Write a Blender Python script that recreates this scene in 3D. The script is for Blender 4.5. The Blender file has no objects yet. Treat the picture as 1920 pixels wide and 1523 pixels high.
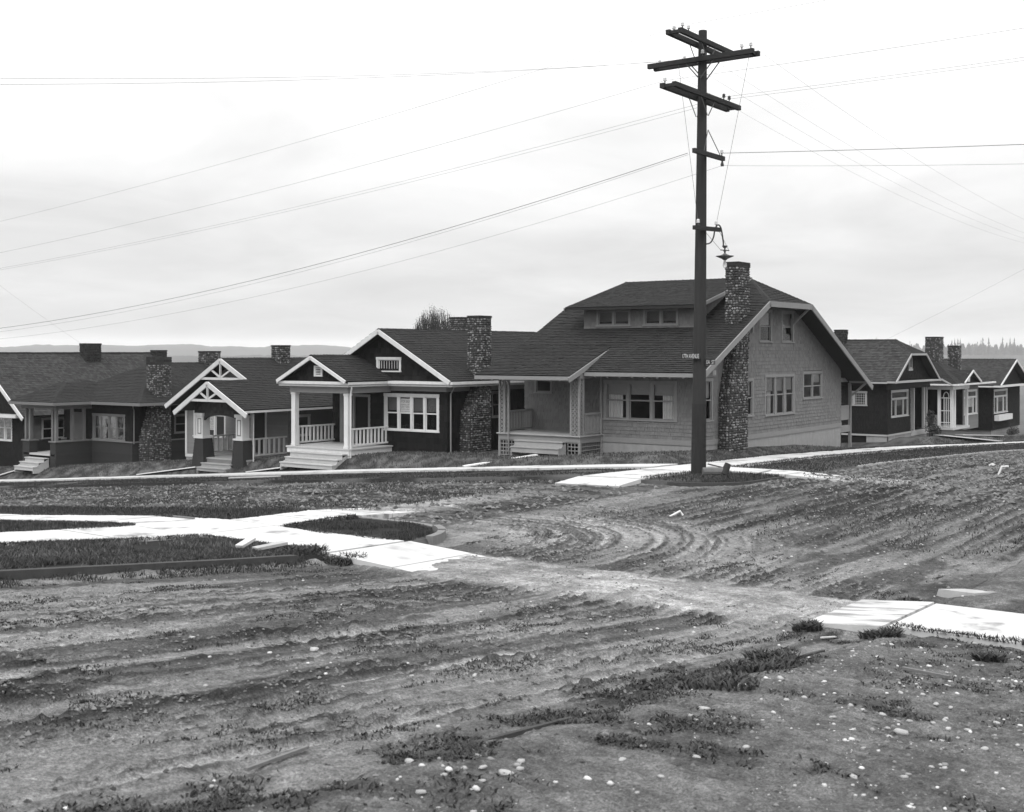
import bpy, math, random
import numpy as np
from mathutils import Vector
random.seed(11); RNG = np.random.default_rng(11)
sc = bpy.context.scene
COL = sc.collection
R = math.radians

# ------------------------------------------------------------------ camera, world, sun, exposure
cd = bpy.data.cameras.new('camera'); cam = bpy.data.objects.new('camera', cd); COL.objects.link(cam)
cam.location = (0, 0, 3.7)
cam.rotation_euler = (R(90), 0, R(35.56 - 90))
cd.sensor_fit = 'HORIZONTAL'; cd.sensor_width = 36; cd.lens = 43.0
cd.shift_y = -0.0529; cd.clip_start = 0.1; cd.clip_end = 20000
cd.dof.use_dof = True; cd.dof.focus_distance = 42; cd.dof.aperture_fstop = 4.0
sc.camera = cam

SUN_EL, SUN_AZ = 48, 200          # azimuth the light comes from, degrees counter-clockwise from +X
w = bpy.data.worlds.new('World'); sc.world = w; w.use_nodes = True
nt = w.node_tree; N = nt.nodes; LK = nt.links; N.clear()
def wn(t, **k):
    n = N.new(t)
    for a, b in k.items(): setattr(n, a, b)
    return n
def wm(op, a, b=None):
    n = wn('ShaderNodeMath', operation=op)
    for i, v in enumerate((a, b)):
        if v is None: continue
        if isinstance(v, (int, float)): n.inputs[i].default_value = v
        else: LK.new(v, n.inputs[i])
    return n.outputs[0]
sky = wn('ShaderNodeTexSky', sky_type='NISHITA', sun_disc=False)
sky.sun_elevation = R(SUN_EL); sky.sun_rotation = R(90 - SUN_AZ)
bw = wn('ShaderNodeRGBToBW'); LK.new(sky.outputs[0], bw.inputs[0])
tc = wn('ShaderNodeTexCoord'); sep = wn('ShaderNodeSeparateXYZ'); LK.new(tc.outputs['Generated'], sep.inputs[0])
zz = wm('MAXIMUM', sep.outputs[2], 0.0)
over = wm('MULTIPLY_ADD', zz, 26.0); over.node.inputs[2].default_value = 6.9          # overcast sky: zenith about three times the horizon
den = wm('ADD', zz, 0.16)
cmb = wn('ShaderNodeCombineXYZ')
LK.new(wm('DIVIDE', sep.outputs[0], den), cmb.inputs[0]); LK.new(wm('DIVIDE', sep.outputs[1], den), cmb.inputs[1])
n1 = wn('ShaderNodeTexNoise'); n1.inputs['Scale'].default_value = 1.15; n1.inputs['Detail'].default_value = 7; n1.inputs['Roughness'].default_value = .55
n1.inputs['Distortion'].default_value = .4
LK.new(cmb.outputs[0], n1.inputs['Vector'])
cl = wm('MULTIPLY_ADD', n1.outputs[0], 0.66); cl.node.inputs[2].default_value = 0.69
ov = wm('MULTIPLY', over, cl)
mx = wn('ShaderNodeMix', data_type='FLOAT'); mx.inputs[0].default_value = .9
LK.new(bw.outputs[0], mx.inputs[2]); LK.new(ov, mx.inputs[3])
bg = wn('ShaderNodeBackground'); bg.inputs[1].default_value = 0.094
LK.new(mx.outputs[0], bg.inputs[0])
wo = wn('ShaderNodeOutputWorld'); LK.new(bg.outputs[0], wo.inputs[0])

sd = bpy.data.lights.new('sun', 'SUN'); sun = bpy.data.objects.new('sun', sd); COL.objects.link(sun)
sd.energy = 1.3; sd.angle = R(14); sd.color = (1, 1, 1)
sdir = Vector((math.cos(R(SUN_AZ)) * math.cos(R(SUN_EL)), math.sin(R(SUN_AZ)) * math.cos(R(SUN_EL)), math.sin(R(SUN_EL))))
sun.rotation_euler = sdir.to_track_quat('Z', 'Y').to_euler()
vs = sc.view_settings; vs.view_transform = 'Standard'; vs.look = 'None'; vs.exposure = 0.0; vs.gamma = 1; vs.use_curve_mapping = False
sc.cycles.max_bounces = 6; sc.cycles.transparent_max_bounces = 16; sc.cycles.volume_bounces = 1

# ------------------------------------------------------------------ materials (all neutral greys: the picture is a silver print)
MATS = {}
def mat(name, v, rough=.85, var=.25, scale=3.0, island=0.0, bump=0.0, bscale=30.0, stretch=None, spec=.10, attr=None, streak=0.0, ipow=0, stain=None):
    if name in MATS: return MATS[name]
    m = bpy.data.materials.new(name); m.use_nodes = True; t = m.node_tree; n = t.nodes; l = t.links
    p = n['Principled BSDF']; p.inputs['Roughness'].default_value = rough; p.inputs['Specular IOR Level'].default_value = spec
    def node(tp, **k):
        a = n.new(tp)
        for x, y in k.items(): setattr(a, x, y)
        return a
    def math_(op, a, b=None, c=None):
        q = node('ShaderNodeMath', operation=op)
        for i, x in enumerate((a, b, c)):
            if x is None: continue
            if isinstance(x, (int, float)): q.inputs[i].default_value = x
            else: l.new(x, q.inputs[i])
        return q.outputs[0]
    co = node('ShaderNodeTexCoord').outputs['Object']
    if stretch:
        mp = node('ShaderNodeMapping'); mp.inputs['Scale'].default_value = stretch; l.new(co, mp.inputs[0]); cs = mp.outputs[0]
    else: cs = co
    a = node('ShaderNodeTexNoise'); a.inputs['Scale'].default_value = scale; a.inputs['Detail'].default_value = 6; a.inputs['Roughness'].default_value = .65
    l.new(cs, a.inputs['Vector'])
    f = math_('MULTIPLY_ADD', a.outputs[0], 2 * var, 1 - var)
    if island:
        g = node('ShaderNodeNewGeometry')
        if ipow: f = math_('MULTIPLY', f, math_('MULTIPLY_ADD', math_('POWER', g.outputs['Random Per Island'], ipow), island, .45))
        else: f = math_('MULTIPLY', f, math_('MULTIPLY_ADD', g.outputs['Random Per Island'], 2 * island, 1 - island))
    if streak:
        mp = node('ShaderNodeMapping'); mp.inputs['Scale'].default_value = (1, 1, .08); l.new(co, mp.inputs[0])
        b = node('ShaderNodeTexNoise'); b.inputs['Scale'].default_value = 7; b.inputs['Detail'].default_value = 4; l.new(mp.outputs[0], b.inputs['Vector'])
        f = math_('MULTIPLY', f, math_('MULTIPLY_ADD', b.outputs[0], 2 * streak, 1 - streak))
    if attr:
        at = node('ShaderNodeAttribute', attribute_name=attr)
        c = math_('MULTIPLY', f, at.outputs['Fac'])
    else: c = math_('MULTIPLY', f, v)
    if stain:                                     # soil trodden over the surface: (colour, threshold, softness, scale, stretch)
        mp = node('ShaderNodeMapping'); mp.inputs['Scale'].default_value = stain[4]; l.new(co, mp.inputs[0])
        b = node('ShaderNodeTexNoise'); b.inputs['Scale'].default_value = stain[3]; b.inputs['Detail'].default_value = 6; b.inputs['Roughness'].default_value = .6; l.new(mp.outputs[0], b.inputs['Vector'])
        k = node('ShaderNodeMapRange', interpolation_type='SMOOTHSTEP'); l.new(b.outputs[0], k.inputs[0]); k.inputs[1].default_value = stain[1]; k.inputs[2].default_value = stain[1] + stain[2]
        mxn = node('ShaderNodeMix', data_type='FLOAT'); l.new(k.outputs[0], mxn.inputs[0]); l.new(c, mxn.inputs[2]); mxn.inputs[3].default_value = stain[0]; c = mxn.outputs[0]
    c = math_('MINIMUM', c, .88)
    l.new(c, p.inputs['Base Color'])
    if bump:
        b = node('ShaderNodeTexNoise'); b.inputs['Scale'].default_value = bscale; b.inputs['Detail'].default_value = 8; b.inputs['Roughness'].default_value = .7
        l.new(cs, b.inputs['Vector'])
        bp = node('ShaderNodeBump'); bp.inputs['Strength'].default_value = 1; bp.inputs['Distance'].default_value = bump
        l.new(b.outputs[0], bp.inputs['Height']); l.new(bp.outputs[0], p.inputs['Normal'])
    MATS[name] = m
    return m
def glass_mat():
    m = bpy.data.materials.new('window_glass'); m.use_nodes = True; t = m.node_tree; n = t.nodes; l = t.links
    n.remove(n['Principled BSDF']); o = n['Material Output']
    tr = n.new('ShaderNodeBsdfTransparent'); tr.inputs[0].default_value = (.8, .8, .8, 1)
    gl = n.new('ShaderNodeBsdfGlossy'); gl.inputs['Roughness'].default_value = .03; gl.inputs[0].default_value = (1, 1, 1, 1)
    co = n.new('ShaderNodeTexCoord'); nz = n.new('ShaderNodeTexNoise'); nz.inputs['Scale'].default_value = 1.3
    bp = n.new('ShaderNodeBump'); bp.inputs['Distance'].default_value = .02; l.new(co.outputs['Object'], nz.inputs['Vector']); l.new(nz.outputs[0], bp.inputs['Height'])
    l.new(bp.outputs[0], gl.inputs['Normal'])
    fr = n.new('ShaderNodeFresnel'); fr.inputs[0].default_value = 1.28
    mx = n.new('ShaderNodeMixShader'); l.new(fr.outputs[0], mx.inputs[0]); l.new(tr.outputs[0], mx.inputs[1]); l.new(gl.outputs[0], mx.inputs[2])
    l.new(mx.outputs[0], o.inputs[0]); MATS['glass'] = m
    return m
GLASS = glass_mat()
WHITE = mat('white_paint', .56, .6, .14, 2.0, streak=.14)
ROOF = mat('roof_shingle_wood', .026, .9, .25, 1.2, island=.16)
ROOFL = mat('roof_shingle_weathered', .042, .9, .25, 1.2, island=.30)
CONC = mat('sidewalk_concrete', .46, .9, .16, 1.4, bump=.004, bscale=25, stain=(.20, .54, .14, 1.0, (1, 1, 1)))
RAMP = mat('dusty_ramp_concrete', .47, .9, .10, 1.4, bump=.004, bscale=25, stain=(.20, .46, .16, 1.5, (2.2, .45, 1)))
RAMP2 = mat('swept_ramp_concrete', .46, .9, .12, 1.4, bump=.004, bscale=25, stain=(.26, .50, .25, .8, (1.5, .8, 1)))
FOUND = mat('foundation_concrete', .26, .9, .30, 2.5, bump=.006, bscale=18, streak=.15)
CURB = mat('curb_concrete', .34, .9, .35, 3.0, bump=.01, bscale=14)
KERBD = mat('dark_kerb_concrete', .055, .9, .4, 3.0, bump=.012, bscale=14, streak=.2)  # much darker mottled tone than the other kerb concrete
POLE = mat('pole_wood', .034, .85, .35, 9.0, stretch=(1, 1, .06), bump=.01, bscale=20)
ARM = mat('crossarm_wood', .034, .85, .35, 6.0, bump=.006, bscale=16)
IRON = mat('dark_iron', .04, .5, .2, 8.0, spec=.5)
BOARD = mat('weathered_board', .42, .85, .3, 4.0, streak=.1, bump=.004, bscale=20)
PALEB = mat('pale_new_board', .62, .8, .2, 4.0)
MORTAR = mat('chimney_mortar', .045, .95, .3, 6.0, bump=.01, bscale=25)
COBBLE = mat('chimney_cobble', .12, .8, .35, 14.0, island=2.1, ipow=3)
BRICKD = mat('dark_brick', .035, .9, .35, 8.0, island=.4)
DARKIN = mat('unlit_interior', .02, .9, .2, 2.0)  # near-black base colour stands in for the darkness of unlit rooms
BLIND = mat('window_blind', .30, .9, .08, 1.0)
BLINDD = mat('dark_window_blind', .11, .9, .1, 1.0)
CURTAIN = mat('lace_curtain', .62, .9, .15, 4.0)
PAPER = mat('paper_sign', .72, .8, .08, 4.0)
INK = mat('black_ink', .03, .8, .1, 4.0)
PORC = mat('porcelain', .62, .25, .15, 8.0, spec=.6)
ROCK = mat('pale_stone', .36, .8, .4, 9.0, island=.6, bump=.006, bscale=30)

# ------------------------------------------------------------------ mesh helpers
ORG = {}
class MB:
    def __init__(s): s.v = []; s.f = []
    def add(s, vs, fs):
        k = len(s.v); s.v.extend([tuple(p) for p in vs]); s.f.extend([tuple(i + k for i in f) for f in fs]); return s
    def quad(s, a, b, c, d): return s.add([a, b, c, d], [(0, 1, 2, 3)])
    def hexa(s, p): return s.add(p, [(0, 3, 2, 1), (4, 5, 6, 7), (0, 1, 5, 4), (1, 2, 6, 5), (2, 3, 7, 6), (3, 0, 4, 7)])
    def box(s, x0, x1, y0, y1, z0, z1):
        x0, x1 = min(x0, x1), max(x0, x1); y0, y1 = min(y0, y1), max(y0, y1); z0, z1 = min(z0, z1), max(z0, z1)
        return s.hexa([(x0, y0, z0), (x1, y0, z0), (x1, y1, z0), (x0, y1, z0), (x0, y0, z1), (x1, y0, z1), (x1, y1, z1), (x0, y1, z1)])
    def prism(s, pts, ext):
        n = len(pts); e = Vector(ext); a = [Vector(p) for p in pts]
        return s.add(a + [p + e for p in a], [tuple(range(n))[::-1], tuple(range(n, 2 * n))] + [(i, (i + 1) % n, n + (i + 1) % n, n + i) for i in range(n)])
    def bar(s, a, b, wdt, hgt, up=(0, 0, 1)):
        a = Vector(a); b = Vector(b); d = (b - a).normalized(); up = Vector(up)
        sd = d.cross(up)
        if sd.length < 1e-4: sd = d.cross(Vector((1, 0, 0)))
        sd.normalize(); u = sd.cross(d).normalized(); sd *= wdt / 2; u *= hgt / 2
        return s.hexa([a - sd - u, a + sd - u, b + sd - u, b - sd - u, a - sd + u, a + sd + u, b + sd + u, b - sd + u])
    def tube(s, path, r, n=8, cap=True):
        path = [Vector(p) for p in path]; rr = r if isinstance(r, (list, tuple)) else [r] * len(path)
        vs = []; fs = []; ref = Vector((0, 0, 1))
        for i, p in enumerate(path):
            d = (path[min(i + 1, len(path) - 1)] - path[max(i - 1, 0)]).normalized()
            if abs(d.dot(ref)) > .95: ref = Vector((1, 0, 0)) if abs(d.x) < .9 else Vector((0, 1, 0))
            a = d.cross(ref).normalized(); b = a.cross(d).normalized(); ref = b
            for k in range(n):
                t = 2 * math.pi * k / n; vs.append(p + (a * math.cos(t) + b * math.sin(t)) * rr[i])
        for i in range(len(path) - 1):
            for k in range(n): fs.append((i * n + k, i * n + (k + 1) % n, (i + 1) * n + (k + 1) % n, (i + 1) * n + k))
        if cap: fs.append(tuple(range(n))[::-1]); fs.append(tuple(range((len(path) - 1) * n, len(path) * n)))
        return s.add(vs, fs)
    def lathe(s, c, prof, n=12):
        c = Vector(c); vs = []; fs = []
        for r, z in prof:
            for k in range(n):
                t = 2 * math.pi * k / n; vs.append(c + Vector((r * math.cos(t), r * math.sin(t), z)))
        for i in range(len(prof) - 1):
            for k in range(n): fs.append((i * n + k, i * n + (k + 1) % n, (i + 1) * n + (k + 1) % n, (i + 1) * n + k))
        fs.append(tuple(range(n))[::-1]); fs.append(tuple(range((len(prof) - 1) * n, len(prof) * n)))
        return s.add(vs, fs)
    def mesh(s, name, m, org=(0, 0, 0), smooth=False):
        me = bpy.data.meshes.new(name); o = org
        me.from_pydata([(p[0] - o[0], p[1] - o[1], p[2] - o[2]) for p in s.v], [], s.f); me.update()
        if m: me.materials.append(m)
        if smooth: me.polygons.foreach_set('use_smooth', [True] * len(me.polygons))
        return me
    def build(s, name, m, parent=None, kind=None, smooth=False, label=None):
        org = ORG.get(parent.as_pointer(), (0, 0, 0)) if parent else (0, 0, 0)
        ob = bpy.data.objects.new(name, s.mesh(name, m, org, smooth)); COL.objects.link(ob)
        if parent: ob.parent = parent; ORG[ob.as_pointer()] = org
        if kind: ob['kind'] = kind
        if label: ob['label'] = label
        return ob
def tag(o, label, cat, group=None):
    o['label'] = label; o['category'] = cat
    if group: o['group'] = group
    return o
def thing(name, loc, label, cat, group=None):
    o = bpy.data.objects.new(name, None); COL.objects.link(o); o.location = loc; o.empty_display_size = .2
    ORG[o.as_pointer()] = tuple(loc); return tag(o, label, cat, group)
def solo(mb, name, m, base, label, cat, group=None, smooth=False):
    """a thing that is one mesh, origin at its base"""
    ob = bpy.data.objects.new(name, mb.mesh(name, m, base, smooth)); COL.objects.link(ob); ob.location = base
    ORG[ob.as_pointer()] = tuple(base)
    return tag(ob, label, cat, group)
def share(name, me, parent, loc):
    """one more object on shared mesh data (me built round 0,0,0)"""
    o = bpy.data.objects.new(name, me); COL.objects.link(o); g = ORG[parent.as_pointer()]
    o.parent = parent; o.location = (loc[0] - g[0], loc[1] - g[1], loc[2] - g[2]); return o

class Fr:
    """a plane: origin o, in-plane axes u and v, outward normal n"""
    def __init__(s, o, u, v, n): s.o = Vector(o); s.u = Vector(u); s.v = Vector(v); s.n = Vector(n)
    def p(s, u, v, n=0.0): return s.o + s.u * u + s.v * v + s.n * n
    def box(s, mb, u0, u1, v0, v1, n0, n1):
        return mb.hexa([s.p(u0, v0, n0), s.p(u1, v0, n0), s.p(u1, v0, n1), s.p(u0, v0, n1), s.p(u0, v1, n0), s.p(u1, v1, n0), s.p(u1, v1, n1), s.p(u0, v1, n1)])
def FX(X): return Fr((X, 0, 0), (0, 1, 0), (0, 0, 1), (-1, 0, 0))      # wall facing -X, u is world Y
def FY(Y): return Fr((0, Y, 0), (1, 0, 0), (0, 0, 1), (0, -1, 0))      # wall facing -Y, u is world X
def span(poly, v):
    us = []
    n = len(poly)
    for i in range(n):
        (a, b), (c, d) = poly[i], poly[(i + 1) % n]
        if (b - v) * (d - v) <= 0 and abs(b - d) > 1e-9: us.append(a + (c - a) * (v - b) / (d - b))
    return (min(us), max(us)) if len(us) >= 2 else None
def cut(iv, holes):
    out = [iv]
    for h0, h1 in holes:
        nx = []
        for a, b in out:
            if h1 <= a or h0 >= b: nx.append((a, b)); continue
            if h0 > a: nx.append((a, h0))
            if h1 < b: nx.append((h1, b))
        out = nx
    return out
def sheath(mb, fr, poly, holes=(), n=-.012):
    vs = [p[1] for p in poly]; br = sorted(set([round(v, 4) for v in vs] + [round(h[k], 4) for h in holes for k in (2, 3) if min(vs) < h[k] < max(vs)]))
    for v0, v1 in zip(br, br[1:]):
        e = 1e-4; s0 = span(poly, v0 + e); s1 = span(poly, v1 - e)
        if not s0 or not s1: continue
        hs = [(h[0], h[1]) for h in holes if h[2] < v1 - e and h[3] > v0 + e]
        a = cut(s0, hs); b = cut(s1, hs)
        if len(a) != len(b): continue
        for (p, q), (r, t) in zip(a, b): mb.quad(fr.p(p, v0, n), fr.p(q, v0, n), fr.p(t, v1, n), fr.p(r, v1, n))
def shingles(mb, fr, poly, holes=(), ex=.16, w=(.10, .22), t=.018, jit=.006, gap=.004, long=False):
    vmin = min(p[1] for p in poly); vmax = max(p[1] for p in poly); rows = int(math.ceil((vmax - vmin) / ex - 1e-6))
    for i in range(rows):
        v0 = vmin + i * ex; v1 = min(v0 + ex * 1.22, vmax); uc = t * .9
        if v1 - v0 < .01: continue
        s0 = span(poly, min(max(v0, vmin + 1e-4), vmax - 1e-4)); s1 = span(poly, min(v1, vmax - 1e-4)); sm = span(poly, min((v0 + v1) / 2, vmax - 1e-4))
        if not s0 or not s1 or not sm: continue
        lo = min(s0[0], s1[0]); hi = max(s0[1], s1[1])
        hs = [(h[0], h[1]) for h in holes if h[2] < v0 + .6 * ex and h[3] > v0 + .4 * ex]
        for a, b in cut((lo, hi), hs):
            x = a - random.uniform(0, w[0])
            while x < b:
                ww = (b - x + .1) if long else random.uniform(*w)
                p, q = max(x, a), min(x + ww - gap, b); x += ww
                if q - p < .012: continue
                dv = random.uniform(-jit, jit); tt = t * random.uniform(.75, 1.25)
                b0, b1 = min(max(p, s0[0]), s0[1]), min(max(q, s0[0]), s0[1]); c0, c1 = min(max(p, s1[0]), s1[1]), min(max(q, s1[0]), s1[1])
                if b1 - b0 < .005 and c1 - c0 < .005: continue
                vb = v0 + (dv if i else 0)
                mb.add([fr.p(b0, vb, tt), fr.p(b1, vb, tt), fr.p(c1, v1, t * .12), fr.p(c0, v1, t * .12), fr.p(b0, vb + uc, -.004), fr.p(b1, vb + uc, -.004)],
                       [(0, 1, 2, 3), (4, 5, 1, 0), (4, 0, 3), (1, 5, 2)])
def plane(pts):
    """frame and 2-D outline of a roof plane; the first two points are the eave"""
    P = [Vector(p) for p in pts]; u = (P[1] - P[0]).normalized(); n = u.cross(P[2] - P[0]).normalized()
    if n.z < 0: n = -n
    v = n.cross(u).normalized()
    if v.z < 0: v = -v
    fr = Fr(P[0], u, v, n); return fr, [((p - P[0]).dot(u), (p - P[0]).dot(v)) for p in P]
def roof_slope(parent, pts, mt=None, ex=.17, th=.11, deck=None, name='roof_slope', tt=.030):
    fr, poly = plane(pts); mb = MB(); mb.prism([Vector(p) + fr.n * -.005 for p in pts], fr.n * -th)
    dk = mb.build(name, deck or ROOF, parent)
    s = MB(); shingles(s, fr, poly, (), ex, (.10, .24), tt, .007, .006); s.build('shingles', mt or ROOF, dk, 'stuff')
    return dk
def ridge_cap(parent, a, b, mt=None, wd=.16, st=.2):
    a = Vector(a); b = Vector(b); L = (b - a).length; d = (b - a) / L; sd = d.cross(Vector((0, 0, 1))).normalized(); m = MB(); k = int(L / st)
    for i in range(k):
        p = a + d * (i * st); q = a + d * ((i + 1.15) * st); h = .035 + random.uniform(-.006, .01); g = .015
        for sg in (-1, 1):
            o = sd * (sg * wd) + Vector((0, 0, -wd * .48))
            m.quad(p + Vector((0, 0, h)), q + Vector((0, 0, g)), q + o + Vector((0, 0, g)), p + o + Vector((0, 0, h)))
    return m.build('ridge_cap', mt or ROOF, parent)
def stones(mb, quad, size=.10, bulge=.06):
    a, b, c, d = [Vector(p) for p in quad]           # a-b bottom, d-c top
    wu = max((b - a).length, (c - d).length); hv = max((d - a).length, (c - b).length)
    n = (b - a if (b - a).length > .05 else c - d).cross(d - a).normalized()
    nr = max(1, int(hv / size))
    for j in range(nr):
        v = (j + .5) / nr; L = (a.lerp(d, v) - b.lerp(c, v)).length; k = max(1, int(L / (size * random.uniform(.9, 1.25)))); off = random.uniform(-.2, .2)
        for i in range(k):
            u = min(max((i + .5 + off * .5 + random.uniform(-.12, .12)) / k, .06), .94); vv = v + random.uniform(-.15, .15) / nr
            p = a.lerp(b, u).lerp(d.lerp(c, u), vv); rx = L / k * random.uniform(.40, .56); ry = hv / nr * random.uniform(.38, .56)
            ux = (b - a).normalized() if (b - a).length > .05 else (c - d).normalized(); uy = n.cross(ux).normalized(); h = bulge * random.uniform(.5, 1.3); vs = []; t0 = random.random() * 6
            for rr, hh in ((1, -.01), (.72, h * .75)):
                for q in range(6):
                    t = t0 + q * math.pi / 3 + random.uniform(-.2, .2); vs.append(p + ux * (rx * rr * math.cos(t)) + uy * (ry * rr * math.sin(t)) + n * hh)
            vs.append(p + n * h)
            mb.add(vs, [(q, (q + 1) % 6, 6 + (q + 1) % 6, 6 + q) for q in range(6)] + [(6 + q, 6 + (q + 1) % 6, 12) for q in range(6)])
def chimney(parent, secs, cap=.2, name='chimney', brick=None):
    """secs: (z, x0, x1, y0, y1) sections from the ground up"""
    core = MB()
    for (z0, *r0), (z1, *r1) in zip(secs, secs[1:]):
        P = lambda r, z: [(r[0], r[2], z), (r[1], r[2], z), (r[1], r[3], z), (r[0], r[3], z)]
        core.hexa(P(r0, z0) + P(r1, z1))
    ch = core.build(name, MORTAR, parent)
    st = MB()
    for (z0, a0, b0, c0, d0), (z1, a1, b1, c1, d1) in zip(secs, secs[1:]):
        top = (z1 == secs[-1][0]); z1s = z1 - (cap if top else 0)
        stones(st, [(a0, c0, z0), (b0, c0, z0), (b1, c1, z1s), (a1, c1, z1s)])
        stones(st, [(a0, d0, z0), (a0, c0, z0), (a1, c1, z1s), (a1, d1, z1s)])
        stones(st, [(b0, c0, z0), (b0, d0, z0), (b1, d1, z1s), (b1, c1, z1s)])
        stones(st, [(b0, d0, z0), (a0, d0, z0), (a1, d1, z1s), (b1, d1, z1s)])
    st.build('cobbles', brick or COBBLE, ch, 'stuff', smooth=False)
    z, a, b, c, d = secs[-1]; cp = MB()
    for k in range(3):
        e = .035 + .004 * (k % 2); zz0 = z - cap + k * cap / 3
        for (x0, x1, y0, y1) in ((a - e, b + e, c - e, c + .1), (a - e, b + e, d - .1, d + e), (a - e, a + .1, c + .1, d - .1), (b - .1, b + e, c + .1, d - .1)):
            L = (x1 - x0) if (x1 - x0) > (y1 - y0) else (y1 - y0); nb = max(1, int(L / .21))
            for i in range(nb):
                if (x1 - x0) > (y1 - y0): cp.box(x0 + (x1 - x0) * i / nb + .004, x0 + (x1 - x0) * (i + 1) / nb - .004, y0, y1, zz0 + .004, zz0 + cap / 3 - .004)
                else: cp.box(x0, x1, y0 + (y1 - y0) * i / nb + .004, y0 + (y1 - y0) * (i + 1) / nb - .004, zz0 + .004, zz0 + cap / 3 - .004)
    cp.box(a + .08, b - .08, c + .08, d - .08, z - cap, z - .04)
    cp.build('brick_cap', BRICKD, ch)
    return ch
def sign_text(parent, fr, u0, u1, v0, v1, n, lines, mt, flip=False):
    """lettering as flat geometry; lines = (text, v_center 0..1, height 0..1 of the board)"""
    W = u1 - u0; H = v1 - v0
    cu = bpy.data.curves.new('lettering', 'FONT'); o = bpy.data.objects.new('lettering', cu); COL.objects.link(o)
    out = MB()
    for txt, vc, hh in lines:
        cu.body = txt; cu.align_x = 'LEFT'; bpy.context.view_layer.update()
        me = bpy.data.meshes.new_from_object(o.evaluated_get(bpy.context.evaluated_depsgraph_get()))
        P = [tuple(v.co) for v in me.vertices]
        if not P: continue
        x0 = min(p[0] for p in P); x1 = max(p[0] for p in P); y0 = min(p[1] for p in P); y1 = max(p[1] for p in P)
        vs = []
        for p in P:
            a = (p[0] - x0) / (x1 - x0); b = (p[1] - y0) / (y1 - y0)
            uu = u1 - W * (.07 + .86 * a) if flip else u0 + W * (.07 + .86 * a)
            vs.append(fr.p(uu, v0 + H * (vc + (b - .5) * hh), n))
        out.add(vs, [tuple(f.vertices) for f in me.polygons]); bpy.data.meshes.remove(me)
    COL.objects.unlink(o); bpy.data.objects.remove(o); bpy.data.curves.remove(cu)
    return out.build('lettering', mt, parent)
FORSALE = [('FOR SALE', .80, .20), ('BUNGALOW', .58, .11), ('EASY TERMS', .42, .11), ('INQUIRE', .27, .08), ('AT OFFICE', .12, .07)]

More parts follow.
